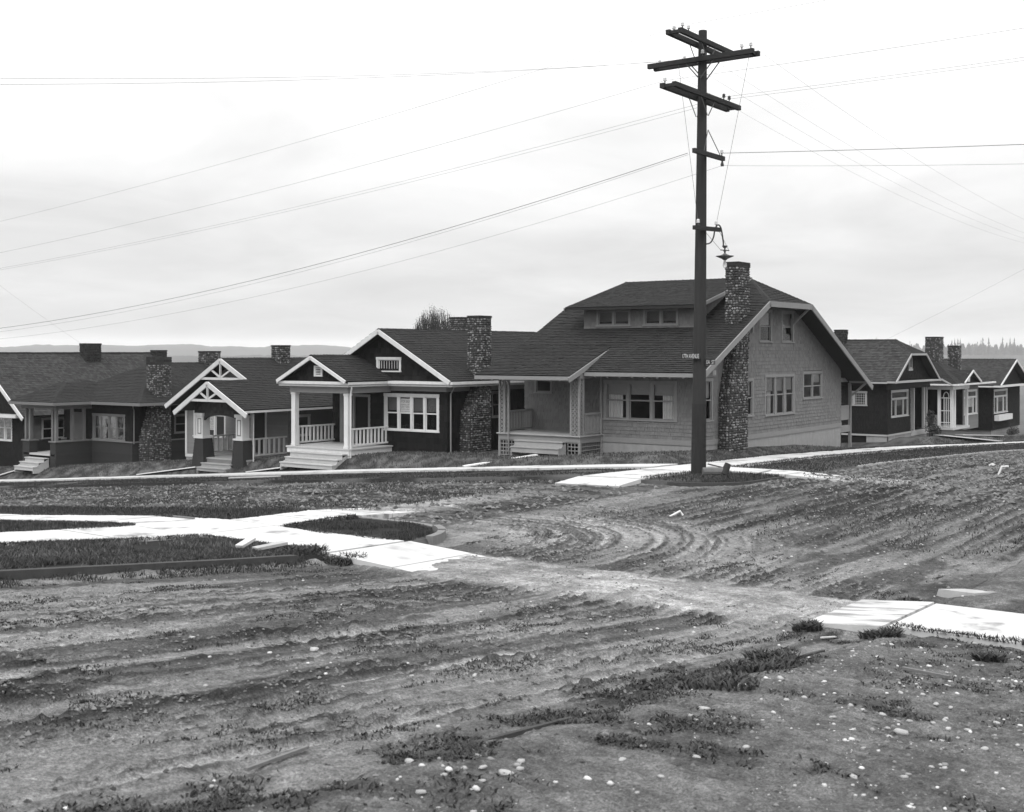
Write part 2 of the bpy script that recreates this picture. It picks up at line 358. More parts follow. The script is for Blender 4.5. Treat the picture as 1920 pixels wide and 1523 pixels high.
def window(parent, fr, u0, u1, v0, v1, lights=1, trim=None, cas=.11, mul=.09, meet=.5, blind=None, curtains=None, sign=None, sashw=.045, single=False, bars=None, transom=0, proud=.028, ratio=None, label=None, dirn=1):
    """casing u0..u1 x v0..v1 (outer edges); lights = sashes side by side; returns the hole to cut"""
    trim = trim or WHITE
    m = MB()
    fr.box(m, u0, u0 + cas, v0 + .06, v1 - cas, -.056, proud); fr.box(m, u1 - cas, u1, v0 + .06, v1 - cas, -.056, proud)
    fr.box(m, u0 - .015, u1 + .015, v1 - cas, v1, -.056, proud + .008)
    fr.box(m, u0 - .03, u1 + .03, v0, v0 + .06, -.056, proud + .04)
    a0, a1 = u0 + cas, u1 - cas; b0, b1 = v0 + .06, v1 - cas
    if transom: fr.box(m, a0, a1, b1 - transom - .07, b1 - transom, -.056, proud - .003)
    bt = b1 - transom - .07 if transom else b1
    ratio = ratio or [1] * lights; tot = sum(ratio); aw = (a1 - a0) - mul * (lights - 1); xs = []; x = a0
    for k in range(lights):
        ww = aw * ratio[k] / tot; xs.append((x, x + ww)); x += ww
        if k < lights - 1: fr.box(m, x, x + mul, b0, bt, -.056, proud - .003); x += mul
    win = m.build('window', trim, parent, label=label)
    if transom:
        s = MB(); t = .03; z0, z1 = b1 - transom, b1
        fr.box(s, a0, a1, z0, z0 + t, -.045, -.02); fr.box(s, a0, a1, z1 - t, z1, -.045, -.02); fr.box(s, a0, a0 + t, z0 + t, z1 - t, -.045, -.02); fr.box(s, a1 - t, a1, z0 + t, z1 - t, -.045, -.02)
        k = max(2, int((a1 - a0) / .16))
        if bars == 'transom':
            for i in range(1, k): q = a0 + (a1 - a0) * i / k; fr.box(s, q - .009, q + .009, z0 + t, z1 - t, -.042, -.024)
        s.build('transom_sash', trim, win)
        g = MB(); g.quad(fr.p(a0, z0, -.034), fr.p(a1, z0, -.034), fr.p(a1, z1, -.034), fr.p(a0, z1, -.034)); g.build('pane', GLASS, win)
    for k, (p, q) in enumerate(xs):
        s = MB(); t = sashw; mz = b0 + (bt - b0) * meet
        def ring(z0, z1, n0, n1):
            fr.box(s, p, p + t, z0, z1, n0, n1); fr.box(s, q - t, q, z0, z1, n0, n1); fr.box(s, p + t, q - t, z0, z0 + t * 1.2, n0, n1); fr.box(s, p + t, q - t, z1 - t * .8, z1, n0, n1)
        if single:
            ring(b0, bt, -.046, -.02); halves = [(b0, bt, -.034)]
        else:
            ring(mz - .015, bt, -.030, -.008); ring(b0, mz + .015, -.054, -.032); halves = [(mz, bt, -.02), (b0, mz, -.044)]
        if bars and bars not in ('transom',):
            nu, nv = bars
            for i in range(1, nu): c = p + (q - p) * i / nu; fr.box(s, c - .011, c + .011, b0 + t, bt - t, -.044, -.023)
            for i in range(1, nv): c = b0 + (bt - b0) * i / nv; fr.box(s, p + t, q - t, c - .011, c + .011, -.0445, -.0225)
        s.build('sash', trim, win)
        for z0, z1, nn in halves:
            g = MB(); g.quad(fr.p(p + .01, z0, nn), fr.p(q - .01, z0, nn), fr.p(q - .01, z1, nn), fr.p(p + .01, z1, nn)); g.build('pane', GLASS, win)
        bl = blind[k] if isinstance(blind, (list, tuple)) else blind
        if bl:
            d = MB(); z0 = bt - (bt - b0) * bl; fr.box(d, p + .04, q - .04, z0, bt, -.085, -.08); fr.box(d, p + .04, q - .04, z0 - .03, z0, -.09, -.075); d.build('blind', BLIND if trim.name == 'grey_trim' else BLINDD, win)
        cu = curtains[k] if curtains else None
        if cu:
            d = MB(); c0 = p + (q - p) * cu[0]; c1 = p + (q - p) * cu[1]; kk = max(6, int((c1 - c0) / .025)); pr = None
            for i in range(kk + 1):
                x = c0 + (c1 - c0) * i / kk; nn = -.13 + .03 * math.sin(i * 1.25) + random.uniform(-.006, .006); cur = (fr.p(x, b0 + .01, nn), fr.p(x, bt - .05, nn))
                if pr: d.quad(pr[0], cur[0], cur[1], pr[1])
                pr = cur
            d.build('curtain', CURTAIN, win, smooth=True)
        if sign and sign[0] == k:
            d = MB(); z1 = b0 + (bt - b0) * sign[2]; z0 = b0 + (bt - b0) * sign[1]; fr.box(d, p + t + .01, q - t - .01, z0, z1, -.052, -.049); sg = d.build('sale_sign', PAPER, win, label='white paper sale notice in the window')
            sign_text(win, fr, p + t + .01, q - t - .01, z0, z1, -.0472, FORSALE, INK, flip=(dirn < 0))
    return (u0 + .03, u1 - .03, v0 + .02, v1 - .03)
def wall(parent, fr, poly, holes, mt, ex=.16, wd=(.1, .22), t=.026, long=False, name='wall', skin='wall_shingles'):
    m = MB(); sheath(m, fr, poly, holes); w_ = m.build(name, mt, parent)
    s = MB(); shingles(s, fr, poly, holes, ex, wd, t, .004 if not long else 0, .007, long); s.build(skin, mt, w_, 'stuff')
    return w_
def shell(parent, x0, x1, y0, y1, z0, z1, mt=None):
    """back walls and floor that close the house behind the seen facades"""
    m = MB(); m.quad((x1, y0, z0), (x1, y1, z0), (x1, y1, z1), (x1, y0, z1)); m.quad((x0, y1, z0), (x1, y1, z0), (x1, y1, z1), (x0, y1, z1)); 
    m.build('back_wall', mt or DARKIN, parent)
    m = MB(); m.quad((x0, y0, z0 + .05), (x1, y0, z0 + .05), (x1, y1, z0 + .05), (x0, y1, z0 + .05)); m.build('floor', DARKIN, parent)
def railing(parent, a, b, z0, z1, mt, sp=.14, bw=.045, cap=.07):
    """rail with its separate balusters between two posts"""
    a = Vector(a); b = Vector(b); d = b - a; L = d.length; ax = abs(d.x) > abs(d.y)
    m = MB(); m.bar((a.x, a.y, z0 + .06), (b.x, b.y, z0 + .06), .06, .07); m.build('bottom_rail', mt, parent); m = MB(); m.bar((a.x, a.y, z1), (b.x, b.y, z1), .09, cap); rl = m.build('railing', mt, parent)
    k = int(L / sp); q = MB(); e = (bw / 2, .014) if ax else (.014, bw / 2); q.box(-e[0], e[0], -e[1], e[1], z0 + .096, z1 - cap / 2); me = q.mesh('baluster', mt)
    for i in range(k):
        p = a + d * ((i + .5) / k); g = ORG[parent.as_pointer()]; o = bpy.data.objects.new('baluster', me); COL.objects.link(o); o.parent = rl; o.location = (p.x - g[0], p.y - g[1], -g[2])
    return rl
def steps(parent, X0, y0, y1, ztop, zbot, n, mt, tread=.28, facing='x'):
    """n separate steps going down from the porch edge towards -X (or -Y)"""
    rise = (ztop - zbot) / (n + 1)
    for i in range(n):
        z = ztop - rise * (i + 1); m = MB()
        if facing == 'x':
            xa = X0 - tread * i; m.box(xa - tread - .03, xa, y0, y1, z - .045, z); m.box(xa - tread + .015, xa - tread + .035, y0 + .02, y1 - .02, z - rise, z - .046)
        else:
            ya = X0 - tread * i; m.box(y0, y1, ya - tread - .03, ya, z - .045, z); m.box(y0 + .02, y1 - .02, ya - tread + .015, ya - tread + .035, z - rise, z - .046)
        m.build('step', mt, parent)
    for yy in (y0 + .02, y1 - .06):
        m = MB(); m.prism([(X0, yy, ztop - rise - .05), (X0 - tread * n, yy, zbot + rise - .09), (X0 - tread * n, yy, zbot - .15), (X0, yy, zbot - .15)], (0, .04, 0)); m.build('stringer', mt, parent)
def lattice(parent, fr, u0, u1, v0, v1, mt, sp=.11, wd=.045, diag=True, name='lattice', n=.0):
    m = MB()
    if diag:
        H = v1 - v0; W = u1 - u0; k = int((W + H) / sp)
        for sgn in (1, -1):
            for i in range(1, k + 1):
                c = i * sp; pts = []
                for t in (max(0, c - H), min(W, c)): pts.append((t, c - t))
                (ua, va), (ub, vb) = pts
                if abs(ub - ua) < .02: continue
                if sgn < 0: ua, ub = W - ua, W - ub
                m.bar(fr.p(u0 + ua, v0 + va, n + .006 * sgn), fr.p(u0 + ub, v0 + vb, n + .006 * sgn), wd, .01, up=fr.n)
    else:
        k = int((u1 - u0) / sp)
        for i in range(k + 1): x = u0 + (u1 - u0) * i / max(1, k); fr.box(m, x - wd / 2, x + wd / 2, v0, v1, n, n + .01)
        k = int((v1 - v0) / sp)
        for i in range(k + 1): x = v0 + (v1 - v0) * i / max(1, k); fr.box(m, u0, u1, x - wd / 2, x + wd / 2, n + .011, n + .02)
    return m.build(name, mt, parent)
def downspout(parent, x, y, z0, z1, mt, out=(0, 0)):
    m = MB(); m.tube([(x + out[0], y + out[1], z1), (x + out[0], y + out[1], z1 - .12), (x, y, z1 - .35), (x, y, z0)], .035, 6); return m.build('downspout', mt, parent)
def smooth(t): t = np.clip(t, 0, 1); return t * t * (3 - 2 * t)
# ------------------------------------------------------------------ terrain
def smooth_table(pts, sig):
    xs = np.arange(-4200, 4200, 1.0); ys = np.interp(xs, [p[0] for p in pts], [p[1] for p in pts])
    k = np.exp(-.5 * (np.arange(-12, 13) / sig) ** 2); k /= k.sum()
    return xs, np.convolve(np.pad(ys, 12, mode='edge'), k, 'valid')
TX = smooth_table([(-4200, 30), (-60, 5.0), (0, 1.6), (10, .6), (16, 0), (32, -.12), (45, -.42), (60, -1.0), (80, -2.0), (130, -4.5), (400, -14), (4200, -26)], 1.3)
TY = smooth_table([(-4200, 30), (-40, 0), (20, 0), (26, -.42), (36, -1.13), (58, -2.85), (80, -4.4), (130, -7), (400, -18), (4200, -30)], 1.3)
_T = RNG.random((8, 256, 256))
def vn(x, y, k=0):
    t = _T[k % 8]; xi = np.floor(x).astype(int); yi = np.floor(y).astype(int); fx = x - xi; fy = y - yi
    fx = fx * fx * (3 - 2 * fx); fy = fy * fy * (3 - 2 * fy); a = xi % 256; b = (xi + 1) % 256; c = yi % 256; d = (yi + 1) % 256
    return (t[a, c] * (1 - fx) + t[b, c] * fx) * (1 - fy) + (t[a, d] * (1 - fx) + t[b, d] * fx) * fy
def fbm(x, y, o=4, k=0, g=.5):
    s = 0; a = 1; q = 0
    for i in range(o):
        s = s + a * vn(x, y, k + i); q += a; a *= g; x, y = (x * .8 - y * .6) * 2.03 + 17.3, (x * .6 + y * .8) * 2.03 + 5.1
    return s / q
def blk1(X, Y): return np.hypot(np.maximum(X - 18.3, 0), np.maximum(17.7 - Y, 0)) - 2.2      # near left corner lot, < 0 inside
def blk2(X, Y): return np.hypot(np.maximum(34.2 - X, 0), np.maximum(17.7 - Y, 0)) - 2.2      # far corner lots, < 0 inside
def base(X, Y):
    X = np.asarray(X, float); Y = np.asarray(Y, float)
    z = np.interp(X, *TX) + np.interp(Y, *TY)
    bank = (.33 + .34 * smooth((Y - 28) / 9)) * smooth((X - 38.25) / 1.7) * smooth((Y - 20.5) / 1.4) * (1 - smooth((X - 100) / 40)) * (1 - smooth((Y - 85) / 30))
    bank2 = .50 * smooth((X - 66.5) / 4.5) * smooth((Y - 20.7) / 1.3) * (1 - smooth((X - 105) / 20)) * (1 - smooth((Y - 40) / 20))
    z = z + .13 * np.exp(-((X - 16) / 6) ** 2) * smooth((Y - 18) / 4) * (1 - smooth((Y - 32) / 12))
    return z + np.maximum(bank * (1 - smooth((X - 52) / 8) * (1 - smooth((Y - 30) / 3))), bank2)
def zb(x, y): return float(base(x, y))
CX, CY, TH = 20.3, 15.7, R(35.56)
_rr = random.Random(77); RUTS = []; _s = 1.5
while _s < 9.8:
    RUTS.append((_s, _rr.uniform(.022, .060), _rr.uniform(.034, .078), _rr.randrange(8), _rr.uniform(0, 50))); _s += _rr.choice((.13, .17, .22, .3, .42))
FARRUTS = [(5.9 + .33 * k + _rr.uniform(-.1, .1), _rr.uniform(.05, .1), k % 8, _rr.uniform(0, 50)) for k in range(28)]
def weedmask(X, Y):
    """how overgrown the verge and the buried kerb are, 0..1"""
    e = np.exp(-((Y - 5.55 - .9 * (fbm(X * .7, X * 0, 3, 3) - .5)) / .50) ** 2) * smooth((fbm(X * 1.3, Y * 1.3, 4, 1) - .38) / .2)
    v = smooth((fbm(X * 1.1, Y * 1.1, 4, 6) - .49) / .16) * smooth((5.3 - Y) / .6) * (.35 + .65 * smooth((fbm(X * .45, Y * .45, 3, 2) - .40) / .18))
    return np.maximum(e, v * .8)
def relief(X, Y):
    """height above the road bed, tone of the trodden earth and how crumbly it is"""
    px = np.maximum(X - CX, 0); py = np.maximum(CY - Y, 0)
    s = np.where((X < CX), CY - Y, np.where(Y > CY, X - CX, np.hypot(px, py)))
    ph = np.arctan2(px, py + 1e-6); t = np.minimum(X, CX) + ph * 6 + np.maximum(Y - CY, 0)
    arc = smooth((X - 18.6) / 2.5) * smooth((CY + 2 - Y) / 3) * smooth((6.9 - s + 2.2 * (fbm(X * .5, Y * .5, 3, 4) - .5)) / 2.2)
    far = smooth((X - 25) / 5) * (Y < 16.2)
    fsh = smooth((X - 21.5) / 4) * (Y < 16.2) * (1 - .85 * arc); patch = smooth((fbm(X * .7 + 9, Y * .7, 3, 2) - .36) / .2); off = smooth((X - 19) / 2) * (1 - smooth((Y - 16) / 2)) * (1 - arc)
    h = np.zeros_like(X); crumb = np.zeros_like(X); pack = np.zeros_like(X)
    wob = .35 * (vn(t * .16, s * .25, 1) - .5) + .10 * (vn(t * .9, s * .6, 2) - .5)
    for c, dp, wd, k, o in RUTS:
        sw = s + wob + .16 * (vn(t * .25 + o, c + 0 * t, k) - .5) - c
        near = np.abs(sw) < .6
        if not near.any(): continue
        am = smooth((vn(t * .22 + o, c * 3 + 0 * t, k + 2) - .25) / .35) * (1.0 + .7 * arc) * (.40 + .70 * np.maximum(patch, .75 * arc)) * (1 - .88 * off) * (1 - .85 * fsh)
        g = np.exp(-(sw / wd) ** 2); l1 = np.exp(-((sw - 2.0 * wd) / (wd * .8)) ** 2); l2 = np.exp(-((sw + 2.0 * wd) / (wd * .8)) ** 2); br = .35 + 1.1 * vn(t * 4.5 + o, c * 2 + 0 * t, k + 1)
        h += dp * am * (-g + .75 * (l1 + .6 * l2) * br); crumb += am * (l1 + .55 * l2) * br; pack += am * g
    for c, wd, k, o in FARRUTS:
        sw = Y + .5 * (vn(X * .12 + o, c + 0 * X, k) - .5) - c; am = fsh * smooth((vn(X * .2 + o, c * 2 + 0 * X, k + 3) - .25) / .3)
        g = np.exp(-(sw / wd) ** 2); l1 = np.exp(-((sw - 2 * wd) / wd) ** 2); h += .045 * am * (-g + .8 * l1); crumb += am * l1; pack += .5 * am * g
    road = smooth((Y - 5.5) / .4); h *= road; crumb = np.clip(crumb, 0, 1.2) * road; pack = np.clip(pack, 0, 1) * road
    cl = fbm(X * 2.6, Y * 2.6, 4, 2); cl2 = 1 - np.abs(fbm(X * 4.5, Y * 4.5, 3, 4, .6) - .5) * 4; cl3 = fbm(X * 11, Y * 11, 2, 7)
    rough = smooth((fbm(X * .5, Y * .5, 3, 6) - .36) / .25)
    h += .035 * (cl - .5) * 2 * (.35 + .7 * rough) * (1 - .5 * arc) + .018 * (cl2 - .5) * (.25 + rough) + .035 * (cl3 - .5) * 2 * (.16 + .3 * rough + 1.0 * crumb) * (1 - .6 * pack)
    path = smooth((1.45 - np.abs(X - 17.1)) / .5) * smooth((Y - 5.3) / .8) * smooth((15.6 - Y) / .5)          # worn crossings
    path2 = smooth((.95 - np.abs(Y - 19.7)) / .4) * smooth((X - 20.2) / .5) * smooth((30.6 - X) / 7)
    path3 = smooth((.9 - np.abs(X - 37.3)) / .4) * smooth((15.6 - Y) / .4) * smooth((Y - 9) / 4)
    pth = np.maximum(np.maximum(path, path2), path3)
    h = h * (1 - .75 * pth) + pth * (.06 + .10 * (fbm(X * 1.6, Y * 1.6, 3, 4) - .5))
    dust = fbm(X * .35, Y * .35, 4, 3)
    st = fbm(t * .20, s * 2.4, 4, 5); damp = smooth((st - .47) / .12) * (1 - off) + off * smooth((fbm(X * .45, Y * 1.8, 4, 5) - .47) / .14)
    tone = .168 + .16 * (dust - .45) + .05 * arc + .11 * pack
    tone = tone * (1 - .58 * damp * road * (1 - .7 * arc)) * (1 - .66 * np.clip(crumb * (.55 + .9 * fbm(X * 3, Y * 3, 3, 1)), 0, 1) * (1 - pth)) * (1 - .30 * fsh * road)  # crumbled rut lips darkened: earth tone plus shade painted in for weak shading
    lefts = (X > 20.3) & (Y > 17); tone = np.where(lefts, tone * .52, tone)
    tone = tone + pth * (.225 * (.5 + fbm(X * 1.2, Y * 1.2, 3, 7)) - tone * .6)
    verge = smooth((5.7 - Y) / .6); tone = tone * (1 - verge) + verge * (.100 + .10 * (fbm(X * 1.5, Y * 1.5, 4, 4) - .4) + .06 * (cl - .5))
    tone = tone * (1 - .55 * weedmask(X, Y) * (1 - pth))
    fine = fbm(X * 7, Y * 7, 4, 6, .7); tone = tone * (.55 - .2 * verge + (.9 + .4 * verge) * fine) * (1 - .30 * pth * smooth((fbm(X * 4.5, Y * 2.2, 4, 2) - .48) / .12))
    lvl = -.13 + .10 * verge + .05 * smooth((8 - X) / 8) + .06 * smooth((X - 30) / 6) + .10 * np.exp(-np.abs(15.4 - Y) / .30) * (X < 15.6) * (.4 + fbm(X * .8, Y * .8, 3, 1))
    return lvl + h, np.clip(tone, .03, .5), np.clip(crumb + .15 * rough * (1 - pack) * (1 - pth) + .15 * damp * road, 0, 1) * (1 - .6 * pth)
def grid_mesh(name, xs, ys, zf, keep, mt, kind='structure'):
    X, Y = np.meshgrid(xs, ys, indexing='ij'); z, tone = zf(X, Y); nx, ny = X.shape
    k = keep(X, Y); kc = k[:-1, :-1] | k[1:, :-1] | k[:-1, 1:] | k[1:, 1:]
    idx = np.arange(nx * ny).reshape(nx, ny); q = np.stack([idx[:-1, :-1], idx[1:, :-1], idx[1:, 1:], idx[:-1, 1:]], -1)[kc]
    us = np.unique(q); mp = np.full(nx * ny, -1); mp[us] = np.arange(len(us)); q = mp[q]
    co = np.stack([X, Y, z], -1).reshape(-1, 3)[us]; tn = tone.reshape(-1)[us]
    me = bpy.data.meshes.new(name); me.vertices.add(len(co)); me.vertices.foreach_set('co', co.ravel().astype(np.float32))
    me.loops.add(q.size); me.loops.foreach_set('vertex_index', q.ravel().astype(np.int32)); me.polygons.add(len(q))
    me.polygons.foreach_set('loop_start', np.arange(0, q.size, 4, dtype=np.int32)); me.polygons.foreach_set('loop_total', np.full(len(q), 4, np.int32))
    me.polygons.foreach_set('use_smooth', np.ones(len(q), bool))
    me.update(calc_edges=True); at = me.attributes.new('tone', 'FLOAT', 'POINT'); at.data.foreach_set('value', tn.astype(np.float32))
    me.materials.append(mt); o = bpy.data.objects.new(name, me); COL.objects.link(o); o['kind'] = kind
    return o
def rng(a, b, s0, s1):
    out = [a]
    while out[-1] < b: out.append(out[-1] + s0 + (s1 - s0) * (out[-1] - a) / (b - a))
    return np.array(out)
EARTH = mat('trodden_earth', .16, .95, .55, 30.0, bump=.035, bscale=24, attr='tone', spec=.1)
def grit(m):                                  # crumb-sized light and dark grains over the broad tone
    t = m.node_tree; n = t.nodes; l = t.links; p = n['Principled BSDF']; src = p.inputs['Base Color'].links[0].from_socket
    co = n.new('ShaderNodeTexCoord'); f = None
    for sc_, lo, hi, a, b in ((13, .40, .62, .84, 1.14), (44, .40, .60, .74, 1.22), (95, .40, .60, .74, 1.22)):
        z = n.new('ShaderNodeTexNoise'); z.inputs['Scale'].default_value = sc_; z.inputs['Detail'].default_value = 3; l.new(co.outputs['Object'], z.inputs['Vector'])
        r = n.new('ShaderNodeMapRange'); l.new(z.outputs[0], r.inputs[0]); r.inputs[1].default_value = lo; r.inputs[2].default_value = hi; r.inputs[3].default_value = a; r.inputs[4].default_value = b
        k = n.new('ShaderNodeMath'); k.operation = 'MULTIPLY'; l.new(src, k.inputs[0]); l.new(r.outputs[0], k.inputs[1]); src = k.outputs[0]
    l.new(src, p.inputs['Base Color'])
grit(EARTH)
LAWN = mat('lawn_soil', .06, .95, .35, 5.0, bump=.03, bscale=14, attr='tone', spec=.1)
def vis(X, Y, m=3.0):
    d = X * math.cos(TH) + Y * math.sin(TH); r = X * math.sin(TH) - Y * math.cos(TH); return (d > 2.6) & (np.abs(r) < .56 * d + m)
gx = np.concatenate([rng(.6, 12, .06, .06), rng(12.05, 19, .06, .045), rng(19.05, 31, .042, .05), rng(31.1, 150, .08, .9)])
gy = np.concatenate([rng(-9, 5, .07, .045), rng(5.04, 16.3, .030, .036), rng(16.4, 120, .08, 1.0)])
def road_z(X, Y): h, t, _ = relief(X, Y); return base(X, Y) + h, t
road_area = lambda X, Y: (blk1(X, Y) > -.35) & (blk2(X, Y) > -.35) & vis(X, Y)
grid_mesh('dirt_road', gx, gy, road_z, lambda X, Y: road_area(X, Y) & (Y > 5.45), EARTH)
grid_mesh('dirt_verge', gx[gx < 60], gy[gy < 5.6], road_z, lambda X, Y: road_area(X, Y) & (Y < 5.45), EARTH)
# the one sheet under everything, out to the horizon
ln = [20.2, 20.42, 31.98, 32.2, 15.32, 15.58]
half = 3.5 * np.cumprod(np.full(48, 1.145)); half = half[half < 4100]
gX = np.unique(np.concatenate([np.arange(0, 66, .3), ln[:4], 66 + np.cumsum(np.full(30, 1.2)), 102 + half, -half / 1.2 - .3]))
gY = np.unique(np.concatenate([np.arange(-6, 66, .3), ln[4:], 66 + np.cumsum(np.full(30, 1.2)), 102 + half, -6 - half / 1.2]))
def ground_z(X, Y):
    z = base(X, Y); onroad = (blk1(X, Y) > .06) & (blk2(X, Y) > .06) & (X > .8) & (X < 140) & (Y < 112) & (Y > -8)
    d = np.hypot(X, Y); lawn = (X > 38.2) & (Y > 20.3)
    z = z + np.where(d > 120, (fbm(X * .004, Y * .004, 4, 1) - .5) * np.minimum((d - 120) * .02, 16), 0) + .05 * (fbm(X * .8, Y * .8, 3, 2) - .5) * (d < 200)
    sp = fbm(X * 3.1, Y * 3.1, 3, 5); pt = fbm(X * .5, Y * .5, 3, 3)
    tone = np.where(lawn, .030 + .065 * smooth((sp - .40) / .25) * (.5 + pt), .018 + .05 * smooth((pt - .42) / .2)); tone = np.where(d > 250, .045 + .05 * pt, tone)
    return np.where(onroad, z - .5, z), tone
grid_mesh('ground', gX, gY, ground_z, lambda X, Y: np.ones_like(X, bool), LAWN)

# hills over the valley on the left and the wooded rise on the right
def hill(name, a0, a1, d0, d1, top, seed, val):
    n = 170; A = np.linspace(a0, a1, n); Q = np.linspace(0, 1.25, 26); AA, QQ = np.meshgrid(A, Q, indexing='ij')
    f = fbm(np.degrees(AA) * .55 + seed * 7, QQ * 1.5 + seed, 5, seed); edge = smooth((AA - a0) / .06) * smooth((a1 - AA) / .06)
    sh = smooth(QQ) * (1 - .5 * smooth((QQ - 1) / .3)); d = d0 + (d1 - d0) * QQ
    z = -45 + (45 + top * (.35 + 1.2 * f)) * sh * edge + 6 * (fbm(np.degrees(AA) * 9, QQ * 30, 3, 2) - .5) * sh
    m = MB(); m.v = [tuple(p) for p in np.stack([d * np.cos(AA), d * np.sin(AA), z], -1).reshape(-1, 3)]; k = len(Q)
    m.f = [(i * k + j, (i + 1) * k + j, (i + 1) * k + j + 1, i * k + j + 1) for i in range(n - 1) for j in range(k - 1)]
    return m.build(name, mat(name + '_forest', val, .95, .35, .02), None, 'structure', smooth=True)
hill('hills', R(40), R(72), 1500, 2400, -4, 3, .04)
hill('far_hills', R(40), R(72), 3000, 4100, 23, 5, .04)
hill('wooded_rise', R(3), R(30), 2300, 3300, 4, 4, .03)

# ------------------------------------------------------------------ sidewalks: a bed and its separate slabs
def sidewalk(name, fixed, lo, hi, a, b, step, ramp=None, lift=.0, tone=CONC):
    """strip lo..hi across, from a to b along; fixed 'x' = runs along Y. ramp = (drop at a, drop at b)"""
    bed = MB(); n = max(1, int(round((b - a) / step))); st = (b - a) / n; zs = []
    def pt(c, t):
        x, y = (c, t) if fixed == 'x' else (t, c); f = (t - a) / (b - a); dz = lift
        if ramp: dz += -(ramp[0] * (1 - f) + ramp[1] * f)
        return x, y, zb(x, y) + .045 + dz
    for i in range(n):
        q = [pt(lo + .02, a + i * st), pt(hi - .02, a + i * st), pt(hi - .02, a + (i + 1) * st), pt(lo + .02, a + (i + 1) * st)]
        bed.add([(p[0], p[1], p[2] - .02) for p in q], [(0, 1, 2, 3)])
    root = bed.build(name, CURB, None, 'structure')
    for i in range(n):
        g = .012; t0, t1 = a + i * st + g, a + (i + 1) * st - g; q = [pt(lo, t0), pt(hi, t0), pt(hi, t1), pt(lo, t1)]; dz = random.uniform(-.006, .006)
        m = MB(); m.hexa([(p[0], p[1], p[2] - .12) for p in q] + [(p[0], p[1], p[2] + dz) for p in q]); m.build('slab', tone, root)
    return root
sidewalk('sidewalk', 'x', 16.0, 18.1, -9, 5.35, 1.8)
sidewalk('crossing_ramp', 'x', 15.95, 18.25, 5.40, 6.5, 1.1, (.01, .10), tone=RAMP)
sidewalk('sidewalk', 'x', 16.0, 18.1, 15.5, 100, 1.8)
sidewalk('crossing_ramp', 'x', 15.95, 18.2, 12.4, 15.45, 1.5, (.20, .01), tone=RAMP2)
sidewalk('sidewalk', 'y', 18.9, 21.1, -3, 15.98, 1.7)
sidewalk('sidewalk', 'y', 18.9, 20.5, 18.12, 20.5, 1.2)
sidewalk('crossing_ramp', 'y', 18.85, 20.5, 20.55, 22.6, 1.0, (.01, .12), tone=RAMP)
sidewalk('sidewalk', 'y', 18.1, 20.2, 32.0, 112, 1.8)
sidewalk('crossing_ramp', 'y', 18.1, 20.3, 30.6, 31.95, 1.3, (.12, .01))
sidewalk('sidewalk', 'x', 36.4, 38.3, 20.22, 105, 1.8, lift=.04)
sidewalk('sidewalk', 'x', 36.5, 38.2, 15.5, 18.08, 1.3)
sidewalk('crossing_ramp', 'x', 36.5, 38.1, 12.6, 15.45, 1.4, (.12, .01), tone=RAMP)

# ------------------------------------------------------------------ kerbs
KERBM = mat('weathered_kerb', .17, .9, .4, 4.0, bump=.012, bscale=14)
def kerb(pts, up=.035, wd=.16, name='kerb', mt=CURB):
    m = MB(); k = len(pts); L = []
    for i, (x, y) in enumerate(pts):
        a = Vector(pts[max(i - 1, 0)]); b = Vector(pts[min(i + 1, k - 1)]); d = (b - a).normalized(); nrm = Vector((-d.y, d.x)) * wd / 2; z = zb(x, y) + up
        for sg, zz in ((1, z), (-1, z), (-1, z - .36), (1, z - .36)): L.append((x + nrm.x * sg, y + nrm.y * sg, zz))
    f = [(i * 4 + j, i * 4 + (j + 1) % 4, (i + 1) * 4 + (j + 1) % 4, (i + 1) * 4 + j) for i in range(k - 1) for j in range(4)] + [(0, 1, 2, 3), (4 * k - 1, 4 * k - 2, 4 * k - 3, 4 * k - 4)]
    m.add(L, f); return m.build(name, mt, None, 'structure')
kerb([(x, 15.45) for x in np.linspace(-4, 15.1, 14)], .06, mt=KERBD)
kerb([(18.6 + 1.85 * math.sin(t), 17.35 - 1.85 * math.cos(t)) for t in np.linspace(.15, .62, 4)], .05, mt=KERBM)
kerb([(18.6 + 1.85 * math.sin(t), 17.35 - 1.85 * math.cos(t)) for t in np.linspace(.70, 1.05, 4)], .06, mt=KERBM)
kerb([(18.6 + 1.85 * math.sin(t), 17.35 - 1.85 * math.cos(t)) for t in np.linspace(1.1, 1.57, 4)] + [(20.45, 18.75)], .02, mt=KERBM)
kerb([(20.45, y) for y in np.linspace(20.6, 100, 30)], -.03, .10, mt=KERBD)
kerb([(32.05, y) for y in np.linspace(36, 100, 26)], -.02, .10)
kerb([(34.2 - 2.2 * math.cos(t), 17.7 - 2.2 * math.sin(t)) for t in np.linspace(.2, 1.57, 8)] + [(36.4, 15.5)], -.01, .10, mt=KERBD)
kerb([(x, 15.45) for x in np.linspace(43, 110, 30)], -.01, .10)
kerb([(x, 5.52 + .02 * math.sin(x)) for x in np.linspace(6.9, 8.6, 6)], -.086, .04, mt=KERBD)
kerb([(x, 5.53 + .02 * math.sin(x * 2)) for x in np.linspace(13.2, 14.2, 4)], -.082, .04, mt=KERBD)

